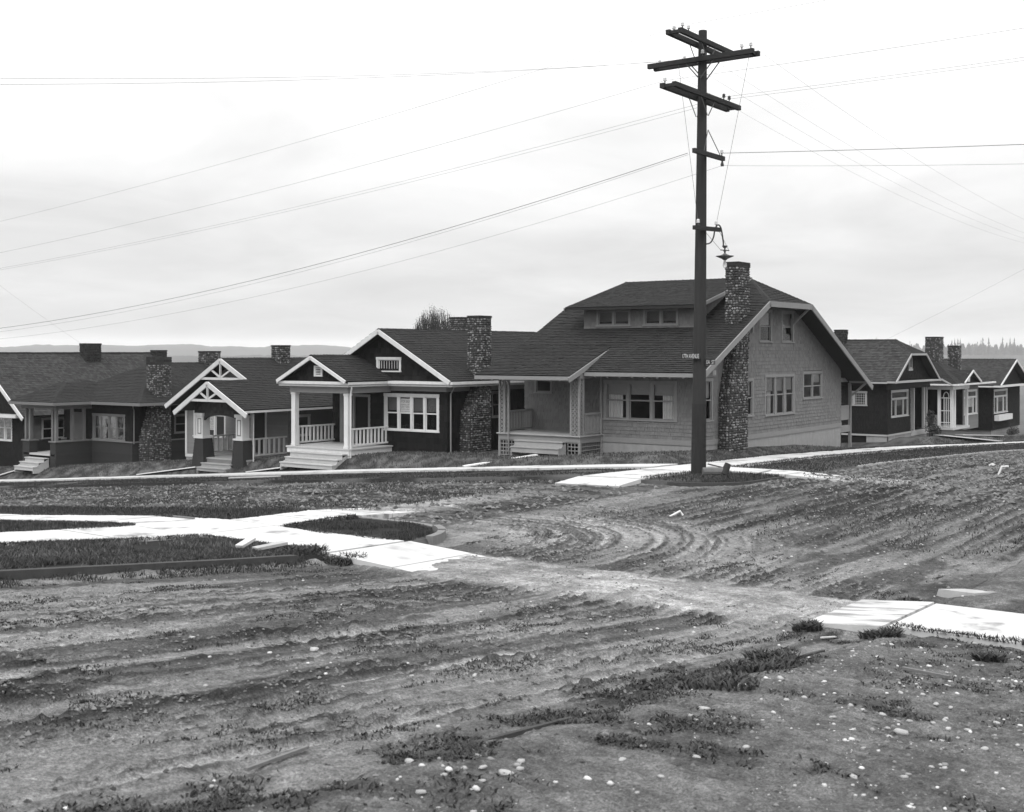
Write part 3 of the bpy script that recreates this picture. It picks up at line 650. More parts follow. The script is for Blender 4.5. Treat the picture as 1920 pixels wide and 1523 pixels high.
# ------------------------------------------------------------------ grass, weeds, gravel, stones
def blades(name, pts, h, wd, mt, label, lean=.45, cat='grass', n=2):
    """pts (k,3); each blade two triangles with a bend"""
    k = len(pts); a = RNG.random(k) * 2 * np.pi; hh = h * (.45 + .9 * RNG.random(k)); ww = wd * (.6 + .8 * RNG.random(k)); le = lean * (.2 + RNG.random(k)) * hh; b = RNG.random(k) * 2 * np.pi
    dx, dy = np.cos(a) * ww / 2, np.sin(a) * ww / 2; lx, ly = np.cos(b) * le, np.sin(b) * le; P = pts
    v0 = P + np.stack([-dx, -dy, 0 * a - .01], 1); v1 = P + np.stack([dx, dy, 0 * a - .01], 1)
    v2 = P + np.stack([lx * .4 + dx * .8, ly * .4 + dy * .8, hh * .6], 1); v3 = P + np.stack([lx * .4 - dx * .8, ly * .4 - dy * .8, hh * .6], 1); v4 = P + np.stack([lx, ly, hh], 1)
    V = np.stack([v0, v1, v2, v3, v4], 1).reshape(-1, 3); i = np.arange(k) * 5
    loops = np.stack([i, i + 1, i + 2, i + 3, i + 3, i + 2, i + 4], 1).ravel()
    me = bpy.data.meshes.new(name); me.vertices.add(len(V)); me.vertices.foreach_set('co', V.ravel().astype(np.float32)); me.loops.add(len(loops)); me.loops.foreach_set('vertex_index', loops.astype(np.int32))
    me.polygons.add(2 * k); ls = np.stack([np.arange(k) * 7, np.arange(k) * 7 + 4], 1).ravel(); lt = np.tile([4, 3], k)
    me.polygons.foreach_set('loop_start', ls.astype(np.int32)); me.polygons.foreach_set('loop_total', lt.astype(np.int32)); me.update(calc_edges=True)
    me.materials.append(mt); o = bpy.data.objects.new(name, me); COL.objects.link(o); o['kind'] = 'stuff'; return tag(o, label, cat)
WEEDL = mat('broad_weed_leaf', .045, .8, .3, 2.0, island=.6, spec=.15)
GRASS = mat('grass_blade', .048, .8, .3, 2.0, island=.6, spec=.15)
DRYG = mat('dry_grass_blade', .085, .8, .25, 2.0, island=.7, spec=.2)
def scatter(x0, x1, y0, y1, dens, cond=None, road=False):
    k = int((x1 - x0) * (y1 - y0) * dens); X = x0 + (x1 - x0) * RNG.random(k); Y = y0 + (y1 - y0) * RNG.random(k); ok = vis(X, Y, 1.5)
    if cond is not None: ok &= cond(X, Y)
    X, Y = X[ok], Y[ok]; Z = base(X, Y)
    if road: Z = Z + relief(X, Y)[0]
    return np.stack([X, Y, Z], 1)
on1 = lambda X, Y: blk1(X, Y) < -.10 - .12 * RNG.random(len(X))
ragged = lambda v, amp=.18: lambda X, Y: np.ones(len(X), bool)
p = scatter(6, 16.05, 15.5, 19.0, 3200, lambda X, Y: on1(X, Y) & (fbm(X * 1.1, Y * 1.1, 4, 3) > .36 + .12 * RNG.random(len(X)))); blades('verge_grass', p, .075, .012, GRASS, 'dark thick grass strip between the near kerb and the walk', .9); p = scatter(6, 16.05, 15.5, 19.0, 800, lambda X, Y: fbm(X * 1.5, Y * 1.5, 3, 2) > .5); blades('verge_grass', p, .085, .012, DRYG, 'paler dry blades in the grass strip behind the near kerb', .9)
p = scatter(6, 15.4, 14.9, 15.4, 900, lambda X, Y: fbm(X * 1.2, Y * 2, 3, 5) > .42, True); blades('road_weeds', p, .06, .014, GRASS, 'weeds at the foot of the near kerb', .9)
p = scatter(6, 16.1, 21.0, 40, 520, lambda X, Y: np.abs(X) > 0); blades('verge_grass', p, .09, .018, GRASS, 'dark grass of the left lot behind the near walk', .6)
p = scatter(18.05, 20.4, 15.5, 18.95, 2800, lambda X, Y: on1(X, Y) & (fbm(X * 1.3, Y * 1.3, 4, 5) > .37 + .12 * RNG.random(len(X)))); blades('verge_grass', p, .065, .012, GRASS, 'small dark grass wedge inside the forking near walks', .6)
p = scatter(18.05, 20.6, 20.45, 75, 520); blades('verge_grass', p, .07, .02, GRASS, 'long dark grass strip between the near left walk and the roadway', .6)
p = scatter(32.1, 36.3, 20.15, 80, 150, lambda X, Y: fbm(X * .8, Y * .5, 3, 2) > .40); blades('verge_grass', p, .045, .028, GRASS, 'rough dark verge in front of the far left walk', .7)
p = scatter(32.1, 36.6, 15.4, 18.2, 260, lambda X, Y: blk2(X, Y) < -.05); blades('verge_grass', p, .07, .02, GRASS, 'dark grass corner at the foot of the utility pole', .7)
p = scatter(38.15, 100, 15.4, 18.2, 150); blades('verge_grass', p, .05, .03, GRASS, 'dark grass strip between the right hand walk and kerb', .7)
p = scatter(38.15, 46, 20.15, 80, 110, lambda X, Y: (X < 43.0)); blades('lawn_grass', p, .07, .026, DRYG, 'thin speckled lawn sloping up to the houses', .8)
p = scatter(43, 100, 20.15, 22.6, 110, lambda X, Y: (Y < 21.6)); blades('lawn_grass', p, .07, .026, DRYG, 'thin speckled lawn along the side of the right hand walk', .8)
# road weeds: patches on the far carriageway and the weedy buried kerb in front
wd = lambda X, Y: (fbm(X * .7, Y * .45, 4, 2) > .52)
p = scatter(20.5, 32, 20, 75, 120, wd, True); blades('road_weeds', p, .07, .02, GRASS, 'low weeds growing in the left hand dirt roadway', .9)
wmk = lambda X, Y: weedmask(X, Y) * smooth((fbm(X * 5, Y * 5, 3, 4) - .36) / .2) > .16 + .9 * RNG.random(len(X))
p = scatter(2.5, 16.5, -2.5, 7.4, 3600, wmk, True); k = len(p) // 2
blades('road_weeds', p[:k], .030, .015, GRASS, 'dark low weeds on the buried kerb line and verge', 1.9); blades('road_weeds', p[k:], .020, .020, WEEDL, 'flat broad leaved weeds on the buried kerb line and verge', 3.2)
tr = lambda X, Y: (smooth((fbm(X * .7, Y * 3.4, 4, 3) - .52) / .14) * smooth((fbm(X * 2.5, Y * 5, 3, 5) - .40) / .2) > .2 + .8 * RNG.random(len(X))) & (np.abs(X - 17.1) > 1.6)
p = scatter(3.5, 22, 6.2, 15.2, 1500, tr, True); blades('road_weeds', p, .022, .014, GRASS, 'sparse trampled weeds between the wheel ruts', 1.5)
# crumbled clods thrown up beside the wheel tracks
CLOD = mat('damp_earth_clod', .10, .95, .3, 20, island=.65, spec=.1)
def clods(name, k, x0, x1, y0, y1, prob, r0, r1, label):
    X = x0 + (x1 - x0) * RNG.random(k); Y = y0 + (y1 - y0) * RNG.random(k); ok = vis(X, Y, 1) & (prob(X, Y) > RNG.random(k)); X, Y = X[ok], Y[ok]; n = len(X)
    Z = base(X, Y) + relief(X, Y)[0]; r = r0 + (r1 - r0) * RNG.random(n) ** 2; u = np.array([(1, 0, 0), (.3, .95, .1), (-.8, .55, 0), (-.8, -.6, .1), (.3, -.95, 0), (.1, .1, .75)])
    V = np.stack([X, Y, Z], 1)[:, None, :] + (u[None] + .35 * (RNG.random((n, 6, 3)) - .5)) * r[:, None, None]; f = np.array([(0, 1, 5), (1, 2, 5), (2, 3, 5), (3, 4, 5), (4, 0, 5)])
    L = (np.arange(n)[:, None, None] * 6 + f[None]).ravel(); me = bpy.data.meshes.new(name); me.vertices.add(n * 6); me.vertices.foreach_set('co', V.ravel().astype(np.float32)); me.loops.add(len(L)); me.loops.foreach_set('vertex_index', L.astype(np.int32))
    me.polygons.add(n * 5); me.polygons.foreach_set('loop_start', np.arange(0, n * 15, 3, dtype=np.int32)); me.polygons.foreach_set('loop_total', np.full(n * 5, 3, np.int32)); me.update(calc_edges=True); me.materials.append(CLOD)
    o = bpy.data.objects.new(name, me); COL.objects.link(o); o['kind'] = 'stuff'; return tag(o, label, 'clods')
def cprob(X, Y): return relief(X, Y)[2] * (.25 + .75 * smooth((fbm(X * 3, Y * 3, 2, 5) - .38) / .2))
clods('earth_clods', 150000, 2.5, 20, 5.8, 15.4, lambda X, Y: cprob(X, Y) ** 1.6, .006, .028, 'crumbled dark clods between the foreground wheel ruts')
clods('earth_clods', 60000, 19, 33, 5.8, 17, lambda X, Y: .03 + .7 * cprob(X, Y), .008, .04, 'churned dark clods on the crossing of the roads')
clods('earth_clods', 40000, 33, 75, 6, 15.3, lambda X, Y: .3 + .6 * cprob(X, Y), .02, .09, 'churned dark clods on the right hand road')
clods('earth_clods', 30000, 20.6, 32, 17, 60, lambda X, Y: .3 + .6 * cprob(X, Y), .02, .09, 'churned dark clods on the left hand road')
clods('earth_clods', 26000, 3.5, 16, -2.5, 5.6, lambda X, Y: .12 + .5 * smooth((fbm(X * 1.4, Y * 1.4, 3, 5) - .5) / .15), .005, .025, 'small dark crumbs of earth on the stony verge')
# ragged grass hanging over the edges of the walks
def fringe(lab, edges, h_, dens):
    P = []
    for ax, c, sg, a, b in edges:
        k = int((b - a) * dens); t = a + (b - a) * RNG.random(k); w_ = .05 + .24 * np.maximum(fbm(t * 1.3, t * 0 + c, 4, 2) - .38, 0) * 2.2; o = sg * w_ * (RNG.random(k) * 1.2 - .2)
        X, Y = (c + o, t) if ax == 'x' else (t, c + o); ok = vis(X, Y, 1); P.append(np.stack([X[ok], Y[ok], base(X[ok], Y[ok]) + .035], 1))
    blades('verge_grass', np.concatenate(P), h_, .016, GRASS, lab, 1.5)
fringe('ragged grass creeping over the edges of the near walks', [('x', 16.0, 1, 21.1, 40), ('x', 18.1, -1, 20.6, 60), ('x', 18.1, -1, 15.7, 18.8), ('x', 16.0, 1, 15.6, 18.9), ('y', 18.9, 1, 3, 15.9), ('y', 21.1, -1, 3, 15.9), ('y', 18.9, 1, 18.2, 20.4), ('y', 20.5, -1, 18.3, 20.4), ('x', 16.0, 1, -2, 5.3)], .05, 320)
fringe('ragged grass creeping over the edges of the far walks', [('y', 18.1, 1, 32.2, 36.4), ('y', 18.1, 1, 38.3, 90), ('y', 20.2, -1, 38.3, 90)], .07, 130)
p = scatter(24, 60, 6, 15.4, 60, lambda X, Y: fbm(X * .5, Y * 1.5, 4, 3) > .53, True); blades('road_weeds', p, .06, .022, GRASS, 'low weeds in the right hand dirt roadway', 1.0)
for i, (x, y, r, h) in enumerate(((15.75, 6.35, .22, .15), (15.7, 5.35, .30, .16), (13.2, 5.75, .35, .13), (12.3, 5.5, .4, .14), (14.8, 3.75, .20, .15), (16.05, 15.15, .42, .22), (18.75, 5.95, .2, .12), (15.9, 16.0, .4, .2), (12.6, 24.2, .4, .24), (10.9, 5.3, .45, .12))):
    k = 520; a = RNG.random(k) * 6.28; q = r * np.sqrt(RNG.random(k)); X = x + q * np.cos(a); Y = y + q * np.sin(a) * .8
    Z = base(X, Y) + (relief(X, Y)[0] if y < 15.4 else 0); P = np.stack([X, Y, Z], 1)
    lab = ['bushy dark weed at the left corner of the right hand ramp', 'low dark weed under the front edge of the right hand walk', 'dark weed clump left of the right hand ramp', 'leafy dark weed patch on the buried kerb line', 'rounded weed tuft in the dirt before the right hand walk',
           'tall dark weed clump at the end of the left kerb', 'small weed tuft at the back of the right hand ramp', 'bushy weed beside the near crossing ramp', 'ragged weed clump on the far left lot by the walk', 'low weed clump in the foreground dirt left of centre'][i]
    kk = len(P); o = blades('weed_clump', P, h * .55, .034, GRASS, lab, 1.4, 'weed'); del o['kind']
def rock_mesh(r, k):
    m = MB(); rows = 4; seg = 7; vs = [(0, 0, -.45 * r)]; rn = random.Random(k)
    for j in range(1, rows):
        th = math.pi * j / rows
        for i in range(seg):
            a = 2 * math.pi * i / seg; q = r * rn.uniform(.8, 1.15); vs.append((q * math.sin(th) * math.cos(a), q * math.sin(th) * math.sin(a) * .75, -q * math.cos(th) * .5))
    vs.append((0, 0, .45 * r)); f = [(0, 1 + (i + 1) % seg, 1 + i) for i in range(seg)]
    for j in range(rows - 2): f += [(1 + j * seg + i, 1 + j * seg + (i + 1) % seg, 1 + (j + 1) * seg + (i + 1) % seg, 1 + (j + 1) * seg + i) for i in range(seg)]
    n = len(vs) - 1; f += [(n, 1 + (rows - 2) * seg + i, 1 + (rows - 2) * seg + (i + 1) % seg) for i in range(seg)]
    m.add(vs, f); return m
def hz(x, y): return zb(x, y) + float(relief(np.array([[x]]), np.array([[y]]))[0][0, 0])
RM = [rock_mesh(1, k).mesh('stone', ROCK, smooth=True) for k in range(6)]
# the pebbles of the foreground, one heap nobody could count
g = MB(); unit = []
for k in range(4):
    q = rock_mesh(1, 50 + k); unit.append((q.v, q.f))
def pebbles(k, x0, x1, y0, y1, cond, r0, r1):
    X = x0 + (x1 - x0) * RNG.random(k); Y = y0 + (y1 - y0) * RNG.random(k); ok = cond(X, Y) & vis(X, Y, 1); X, Y = X[ok], Y[ok]; Z = base(X, Y) + relief(X, Y)[0]
    for x, y, z in zip(X, Y, Z):
        r = r0 + (r1 - r0) * random.random() ** 3; v, f = random.choice(unit); a = random.random() * 6.28; c, s = math.cos(a) * r, math.sin(a) * r
        g.add([(x + p[0] * c - p[1] * s, y + p[0] * s + p[1] * c, z + p[2] * r + r * .12) for p in v], f)
pebbles(3600, 4, 17, -2.5, 5.3, lambda X, Y: fbm(X * .8, Y * .8, 3, 5) > .46, .006, .035)
pebbles(900, 4, 20, 5.3, 15, lambda X, Y: fbm(X * .6, Y * .6, 3, 2) > .5, .006, .03)
pebbles(500, 20, 40, 6, 15, lambda X, Y: X > 0, .01, .04)
tag(g.build('gravel', ROCK, None, 'stuff', smooth=True), 'loose pale gravel strewn over the foreground earth', 'gravel')
# ------------------------------------------------------------------ big stones, boards and other litter lying about
STONES = [(10.88, 5.05, 0.057), (11.56, 4.95, 0.048), (10.5, 4.44, 0.029), (9.51, 4.77, 0.05), (10.12, 3.85, 0.027), (10.63, 3.6, 0.033), (10.07, 3.25, 0.057), (9.83, 3.27, 0.043), (10.04, 2.93, 0.043), (11.46, 3.38, 0.034), (11.46, 3.25, 0.029), (10.86, 3.13, 0.028), (9.95, 2.56, 0.042), (10.62, 2.87, 0.031), (7.94, 4.04, 0.035), (8.49, 3.91, 0.028), (7.95, 4.49, 0.032), (7.46, 4.38, 0.03), (8.29, 3.01, 0.033), (8.58, 2.75, 0.026), (7.24, 3.95, 0.025), (6.56, 4.73, 0.064), (6.52, 4.9, 0.032), (6.48, 5.5, 0.048), (6.23, 5.0, 0.024), (6.19, 4.66, 0.03), (5.82, 4.85, 0.036), (8.78, 10.55, 0.035), (9.41, 10.48, 0.066), (9.34, 9.25, 0.074), (11.09, 2.75, 0.032), (8.61, 3.33, 0.023), (12.26, 3.78, 0.037), (14.93, 4.6, 0.032), (4.46, 6.84, 0.02), (5.2, 6.36, 0.017), (14.35, 7.35, 0.035), (9.58, 7.3, 0.037), (11.75, 3.8, 0.031), (9.22, 3.27, 0.02)]
SL = {0: 'oval white stone alone in the middle of the verge', 1: 'white stone just above the lone oval stone', 3: 'white stone left of the lone oval stone beside the weeds', 6: 'largest stone of the cluster at lower right', 12: 'white stone nearest the lower right corner', 21: 'largest pale stone at the bottom centre', 23: 'pale stone at the bottom left of centre in the weeds', 33: 'small stone just below the right hand walk', 36: 'small stone beside the middle of the dusty crossing', 34: 'small stone at the lower left corner'}
for i, (x, y, r) in enumerate(STONES):
    o = bpy.data.objects.new('stone', RM[i % 6]); COL.objects.link(o); o.location = (x, y, hz(x, y) + r * .08); o.scale = (r * 1.15, r * 1.1, r * random.uniform(.7, 1.1)); o.rotation_euler = (random.uniform(-.2, .2), random.uniform(-.2, .2), random.random() * 6)
    if i in (27, 28, 29): tag(o, ['small pale stone among the left wheel ruts', 'wide pale stone among the left wheel ruts', 'flat whitish stone on the ruts left of centre'][i - 27], 'stone', 'pale stones on the dirt')
    elif i in SL: tag(o, SL[i], 'stone', 'pale stones on the dirt')
    else: tag(o, 'pale stone lying loose on the foreground earth', 'stone', 'pale stones on the dirt')
STICK = mat('old_stick_wood', .15, .9, .4, 8.0)
def plank(name, a, b, wd, th, mt, label, cat='plank', lift=.02, zf=None):
    zf = zf or (lambda x, y: zb(x, y)); p = (a[0], a[1], zf(*a) + lift + th / 2); q = (b[0], b[1], zf(*b) + lift + th / 2); m = MB(); m.bar(p, q, wd, th)
    return solo(m, name, mt, (a[0], a[1], zf(*a)), label, cat)
plank('plank', (34.6, 39.6), (34.9, 33.0), .22, .05, BOARD, 'long bare plank lying on the verge left of centre', lift=.08)
plank('plank', (33.9, 38.4), (34.3, 35.9), .16, .04, BOARD, 'short plank half hidden behind the long plank on the verge')
plank('walk_plank', (38.5, 29.9), (40.9, 28.0), .32, .05, PALEB, 'pale plank walk rising to the lattice porch steps', lift=.06)
plank('walk_plank', (38.5, 42.4), (39.0, 39.2), .28, .05, PALEB, 'pale plank leading to the white porch steps', lift=.05)
plank('walk_plank', (38.6, 50.4), (39.1, 46.6), .26, .05, PALEB, 'pale plank before the truss gabled cottage', lift=.05)
plank('walk_plank', (38.4, 63.6), (39.4, 61.9), .26, .05, PALEB, 'short pale plank at the far left porch steps', lift=.05)
plank('stick', (5.55, 6.13), (6.24, 6.25), .028, .022, STICK, 'weathered stick on the dirt at lower left', 'stick', zf=hz)
plank('stick', (13.21, 4.25), (13.03, 3.71), .04, .03, STICK, 'thin stick lying on the verge at right', 'stick', zf=hz)
plank('stick', (17.91, 22.15), (17.70, 21.2), .05, .04, STICK, 'grey stick lying on the near left walk', 'stick', lift=.035)
plank('board_scrap', (15.45, 5.85), (15.2, 5.95), .035, .015, BOARD, 'pale wood splinter below the right hand ramp', 'scrap', zf=hz)
plank('board_scrap', (36.1, 16.3), (37.6, 16.5), .16, .03, BOARD, 'loose short board in the grass right of the pole', 'scrap', lift=.06)
m = MB(); m.bar((15.12, 16.88, zb(15.1, 17) + .07), (15.5, 16.95, zb(15.5, 17) + .19), .17, .05); solo(m, 'concrete_chunk', CONC, (15.1, 17, zb(15.1, 17)), 'white broken concrete chunk in the near left grass', 'concrete chunk')
m = MB(); m.bar((15.15, 16.5, zb(15.2, 16.5) + .07), (15.75, 16.35, zb(15.7, 16.4) + .15), .2, .05); solo(m, 'concrete_chunk', CURB, (15.2, 16.4, zb(15.2, 16.4)), 'grey flat concrete slab piece tilted in the near left grass', 'concrete chunk')
m = MB(); z = hz(19.7, 5.4); m.hexa([(19.4, 5.15, z - .1), (20.0, 4.95, z - .1), (20.1, 5.5, z - .1), (19.62, 5.8, z - .1), (19.42, 5.15, z + .10), (20.0, 4.97, z + .05), (20.08, 5.48, z + .03), (19.62, 5.75, z + .07)])
solo(m, 'concrete_chunk', CURB, (19.8, 5.3, z), 'grey kerb block with dark end behind the right hand walk', 'concrete chunk')
def bent(name, pts, wd, label):
    m = MB(); m.tube(pts, [wd, wd * 1.05, wd * .9][:len(pts)] if len(pts) == 3 else wd, 6); return solo(m, name, PALEB, tuple(pts[0]), label, 'debris')
z = hz(25.9, 13.8); bent('bent_scrap', [(25.8, 13.85, z + .03), (25.95, 13.64, z + .17), (25.97, 13.58, z + .07)], .028, 'white bent scrap on the mud in mid road')
z = hz(43.0, 10.6); bent('bent_scrap', [(43.0, 10.62, z + .0), (43.06, 10.52, z + .28), (43.12, 10.32, z + .29)], .035, 'white bent scrap standing in the road at far right')
m = MB(); x, y = 48.5, 12.2; z = hz(x, y); m.lathe((x, y, z - .05), [(.2, 0), (.13, .08), (.03, .14)], 6); solo(m, 'stone', ROCK, (x, y, z), 'white wedge shaped stone near the far right kerb', 'stone')
# chunks of wood at the foot of the pole
zp = zb(35.1, 17.8)
m = MB(); m.tube([(34.8, 17.5, zp + .13), (35.2, 17.0, zp + .13)], .13, 10); solo(m, 'log', mat('split_log_wood', .13, .9, .35, 6.0, bump=.01, bscale=20), (34.9, 17.3, zp), 'short round log leaning at the base of the utility pole', 'log')
m = MB(); m.tube([(35.15, 16.95, zp + .03), (35.32, 16.88, zp + .36)], [.13, .10], 9); solo(m, 'log', POLE, (35.3, 16.9, zp), 'dark upright stump beside the log at the pole', 'log')
m = MB(); m.bar((34.95, 17.4, zp + .36), (35.3, 16.95, zp + .22), .04, .04); solo(m, 'stick', IRON, (35, 17.3, zp), 'dark rod leaning on the stump beside the pole', 'rod')

# ------------------------------------------------------------------ house 1: the grey shingled bungalow on the corner
W1 = mat('grey_shingle_wall', .155, .85, .10, .7, island=.10)
T1 = mat('grey_trim', .215, .7, .12, 3.0, streak=.06)
h = thing('shingled_bungalow', (43.2, 21.9, zb(43.2, 21.9)), 'grey shingled corner bungalow with long dormer and tapering cobblestone chimney', 'house')
f = FX(43.2); s = FY(21.9)
fb = FX(43.9); hb = [window(h, fb, 29.25, 30.16, 1.9, 2.6, 1, T1, .09, single=True)]; wall(h, fb, [(26.45, .32), (30.7, .32), (30.7, 3.6), (26.45, 3.6)], hb, W1, .155)
ho = [window(h, f, 22.84, 26.24, .91, 2.54, 3, T1, .13, .13, .52, [.30, .29, .30], [(0, .62), None, (.25, .95)], label='triple sash window with blinds and curtains')]
wall(h, f, [(21.9, .2), (26.45, .2), (26.45, 3.3), (21.9, 3.3)], ho, W1, .155)
hs = [window(h, s, 43.5, 44.4, .93, 2.65, 1, T1, .11, blind=.42), window(h, s, 46.95, 48.25, .96, 2.58, 1, T1, .11, blind=.4),
      window(h, s, 49.45, 52.67, .89, 2.71, 3, T1, .12, .11, .52, [.36, .36, .34], [(.45, .8), (0, .5), (0, .45)]), window(h, s, 53.67, 56.03, 1.49, 2.79, 2, T1, .11, .1, .48, [None, .35]),
      window(h, s, 48.84, 50.19, 4.1, 5.55, 1, T1, .11, blind=.42), window(h, s, 51.23, 52.61, 4.1, 5.55, 1, T1, .11, blind=.45)]
zr = lambda X: 6.92 - .4786 * abs(X - 50.2)
wall(h, s, [(43.2, .2), (58.55, .2), (58.55, zr(58.55) - .12), (52.5, 5.72), (47.9, 5.72), (43.2, zr(43.2) - .12)], hs, W1, .155)
m = MB(); f.box(m, 21.88, 26.45, 0, .2, -.02, .035); s.box(m, 43.165, 58.55, 0, .2, -.02, .036); m.build('skirt_board', T1, h)
m = MB(); f.box(m, 21.9, 26.45, -1.4, 0, -.2, .0); s.box(m, 43.4, 58.5, -2.2, 0, -.2, .0); m.build('foundation', FOUND, h)
m = MB(); m.quad((43.2, 26.45, 0), (43.9, 26.45, 0), (43.9, 26.45, 3.6), (43.2, 26.45, 3.3)); m.quad((43.95, 30.7, -1), (58.5, 30.7, -1), (58.5, 30.7, 3), (43.95, 30.7, 3.7)); m.quad((58.5, 21.9, -1), (58.5, 30.7, -1), (58.5, 30.7, 3), (58.5, 21.9, 3)); m.quad((44.0, 30.7, 3), (58.5, 30.7, 3), (52.5, 30.7, 5.7), (47.9, 30.7, 5.7)); m.build('back_wall', W1, h)
m = MB(); m.quad((43.3, 22, .25), (58.5, 22, .25), (58.5, 30.2, .25), (43.3, 30.2, .25)); m.quad((45.6, 22, 3.4), (58.5, 22, 3.4), (58.5, 30.2, 3.4), (45.6, 30.2, 3.4)); m.build('floor', DARKIN, h)
# roof
roof_slope(h, [(41.8, 21, 2.90), (41.8, 26.3, 2.90), (43.9, 26.3, zr(43.9)), (43.9, 31, zr(43.9)), (47.9, 31, zr(47.9)), (50.2, 29.1, 6.92), (50.2, 22.9, 6.92), (47.9, 21, zr(47.9))])
roof_slope(h, [(60.3, 21, zr(60.3)), (60.3, 31, zr(60.3)), (52.5, 31, zr(52.5)), (50.2, 29.1, 6.92), (50.2, 22.9, 6.92), (52.5, 21, zr(52.5))], ex=.3)
roof_slope(h, [(47.9, 21, zr(47.9)), (52.5, 21, zr(52.5)), (50.2, 22.9, 6.92)])
roof_slope(h, [(47.9, 31, zr(47.9)), (52.5, 31, zr(52.5)), (50.2, 29.1, 6.92)], ex=.3)
roof_slope(h, [(40.75, 26.3, 2.74), (40.75, 31, 2.74), (43.95, 31, 3.95), (43.95, 26.3, 3.95)], name='porch_roof')
roof_slope(h, [(45.0, 22.85, 5.64), (45.0, 29.3, 5.64), (50.25, 29.3, 6.99), (50.25, 22.85, 6.99)], name='dormer_roof', th=.1, tt=.018)
ridge_cap(h, (50.23, 29.3, 6.98), (50.23, 22.85, 6.98)); ridge_cap(h, (50.2, 22.9, 6.93), (52.5, 20.98, zr(52.5))); ridge_cap(h, (50.2, 22.9, 6.93), (47.9, 20.98, zr(47.9)))
m = MB()
m.bar((41.76, 20.95, 2.80), (41.76, 26.3, 2.80), .05, .15); m.bar((40.71, 26.3, 2.64), (40.71, 31.02, 2.64), .05, .15); m.build('eave_board', T1, h); m = MB(); m.bar((44.96, 22.85, 5.55), (44.96, 29.3, 5.55), .04, .09); m.build('eave_board', ROOF, h); m = MB(); m.box(42.5, 42.62, 20.86, 20.945, 2.80, 3.0); m.build('purlin_end', T1, h)
m = MB(); y = 20.97
for a, b in (((41.7, 2.74), (47.9, zr(47.9) - .12)), ((47.85, zr(47.9) - .11), (52.55, zr(47.9) - .11)), ((52.5, zr(52.5) - .12), (60.45, zr(60.45) - .12))): m.bar((a[0], y, a[1]), (b[0], y, b[1]), .05, .24)
m.build('barge_board', T1, h)
m = MB(); m.bar((40.6, 26.27, 2.58), (43.9, 26.27, 3.78), .05, .2); m.build('barge_board', T1, h)
m = MB(); m.bar((44.95, 22.83, 5.54), (50.2, 22.83, 6.88), .05, .15); m.bar((44.95, 29.32, 5.54), (50.2, 29.32, 6.88), .05, .15); m.build('barge_board', T1, h)
m = MB()
for y in np.arange(21.3, 26.3, .56): m = MB(); m.bar((41.78, y, 2.72), (43.2, y, 3.34), .07, .11); m.build('rafter_tail', T1, h)
for y in np.arange(26.8, 30.9, .56): m = MB(); m.bar((40.72, y, 2.58), (42.5, y, 3.2), .07, .11); m.build('rafter_tail', T1, h)
for x, dz in ((48.05, 0), (52.35, 0), (59.75, -3.3)):
    z = 5.66 + dz if x < 59 else 2.2; z = 2.86 if x == 42.1 else z; m = MB(); m.bar((x, 21.0, z), (x, 21.9, z), .10, .12); m.bar((x, 21.05, z - .03), (x, 21.86, z - .75), .09, .09); m.box(x - .06, x + .06, 21.78, 21.9, z - 1.15, z - .45); m.build('knee_brace', T1, h)
# dormer
fd = FX(45.6); hd = [window(h, fd, 26.35, 28.05, 4.80, 5.54, 2, T1, .09, .1, single=True), window(h, fd, 24.05, 25.72, 4.80, 5.54, 2, T1, .09, .1, single=True)]
wall(h, fd, [(23.3, 4.70), (28.7, 4.70), (28.7, 5.75), (23.3, 5.75)], hd, W1, .155, name='dormer_wall')
wall(h, FY(23.3), [(45.6, 4.7), (50.0, 6.80), (49.9, 6.86), (45.6, 5.75)], [], W1, .155, name='dormer_wall')
m = MB(); m.quad((45.6, 28.7, 4.7), (45.6, 28.7, 5.75), (50, 28.7, 6.8), (50, 28.7, 6.8)); m.quad((46.2, 23.3, 4.7), (46.2, 28.7, 4.7), (46.2, 28.7, 5.9), (46.2, 23.3, 5.9)); m.build('dormer_cheek', W1, h)
chimney(h, [(-1.0, 44.83, 46.7, 21.43, 22.0), (1.9, 44.95, 46.7, 21.43, 22.0), (3.4, 45.45, 46.75, 21.43, 22.0), (4.6, 45.8, 46.85, 21.43, 22.0), (7.38, 45.8, 46.85, 21.43, 22.0)], .22)
m = MB(); m.tube([(54.0, 23.5, zr(54)), (54.0, 23.5, zr(54) + 1.0)], .045, 6); m.build('vent_pipe', IRON, h)
# porch
m = MB(); m.box(41.42, 43.9, 26.25, 30.42, .27, .32); m.build('porch_floor', mat('grey_porch_floor', .30, .7, .12, 3.0), h)
m = MB(); m.box(41.5, 41.54, 26.3, 30.37, .02, .266); m.box(41.545, 43.2, 26.3, 26.34, .02, .266); m.box(41.545, 43.2, 30.33, 30.37, .02, .266)
for y in (26.3, 30.27): m.box(41.49, 41.6, y, y + .1, -.75, .015)
m.build('porch_skirt', T1, h)
for y0, y1 in ((26.33, 26.80), (30.02, 30.36)):
    m = MB(); x0, x1 = 41.5, 41.86
    for x in (x0, x1 - .08):
        for y in (y0, y1 - .08): m.box(x, x + .08, y, y + .08, .32, 2.62)
    m.box(x0 - .02, x1, y0 - .02, y1 + .02, 2.621, 2.80); c = m.build('porch_column', T1, h, label='square porch column of open lattice')
    lattice(c, FX(x0 + .02), y0 + .08, y1 - .08, .34, 2.6, T1, .17, .035); lattice(c, FY(y0 + .02), x0 + .08, x1 - .08, .34, 2.6, T1, .17, .035)
m = MB(); m.box(41.55, 41.85, 26.82, 30.0, 2.5, 2.80); m.box(41.55, 43.2, 26.36, 26.5, 2.62, 2.8); m.box(41.95, 43.9, 30.1, 30.3, 2.5, 2.8); m.build('porch_beam', T1, h)
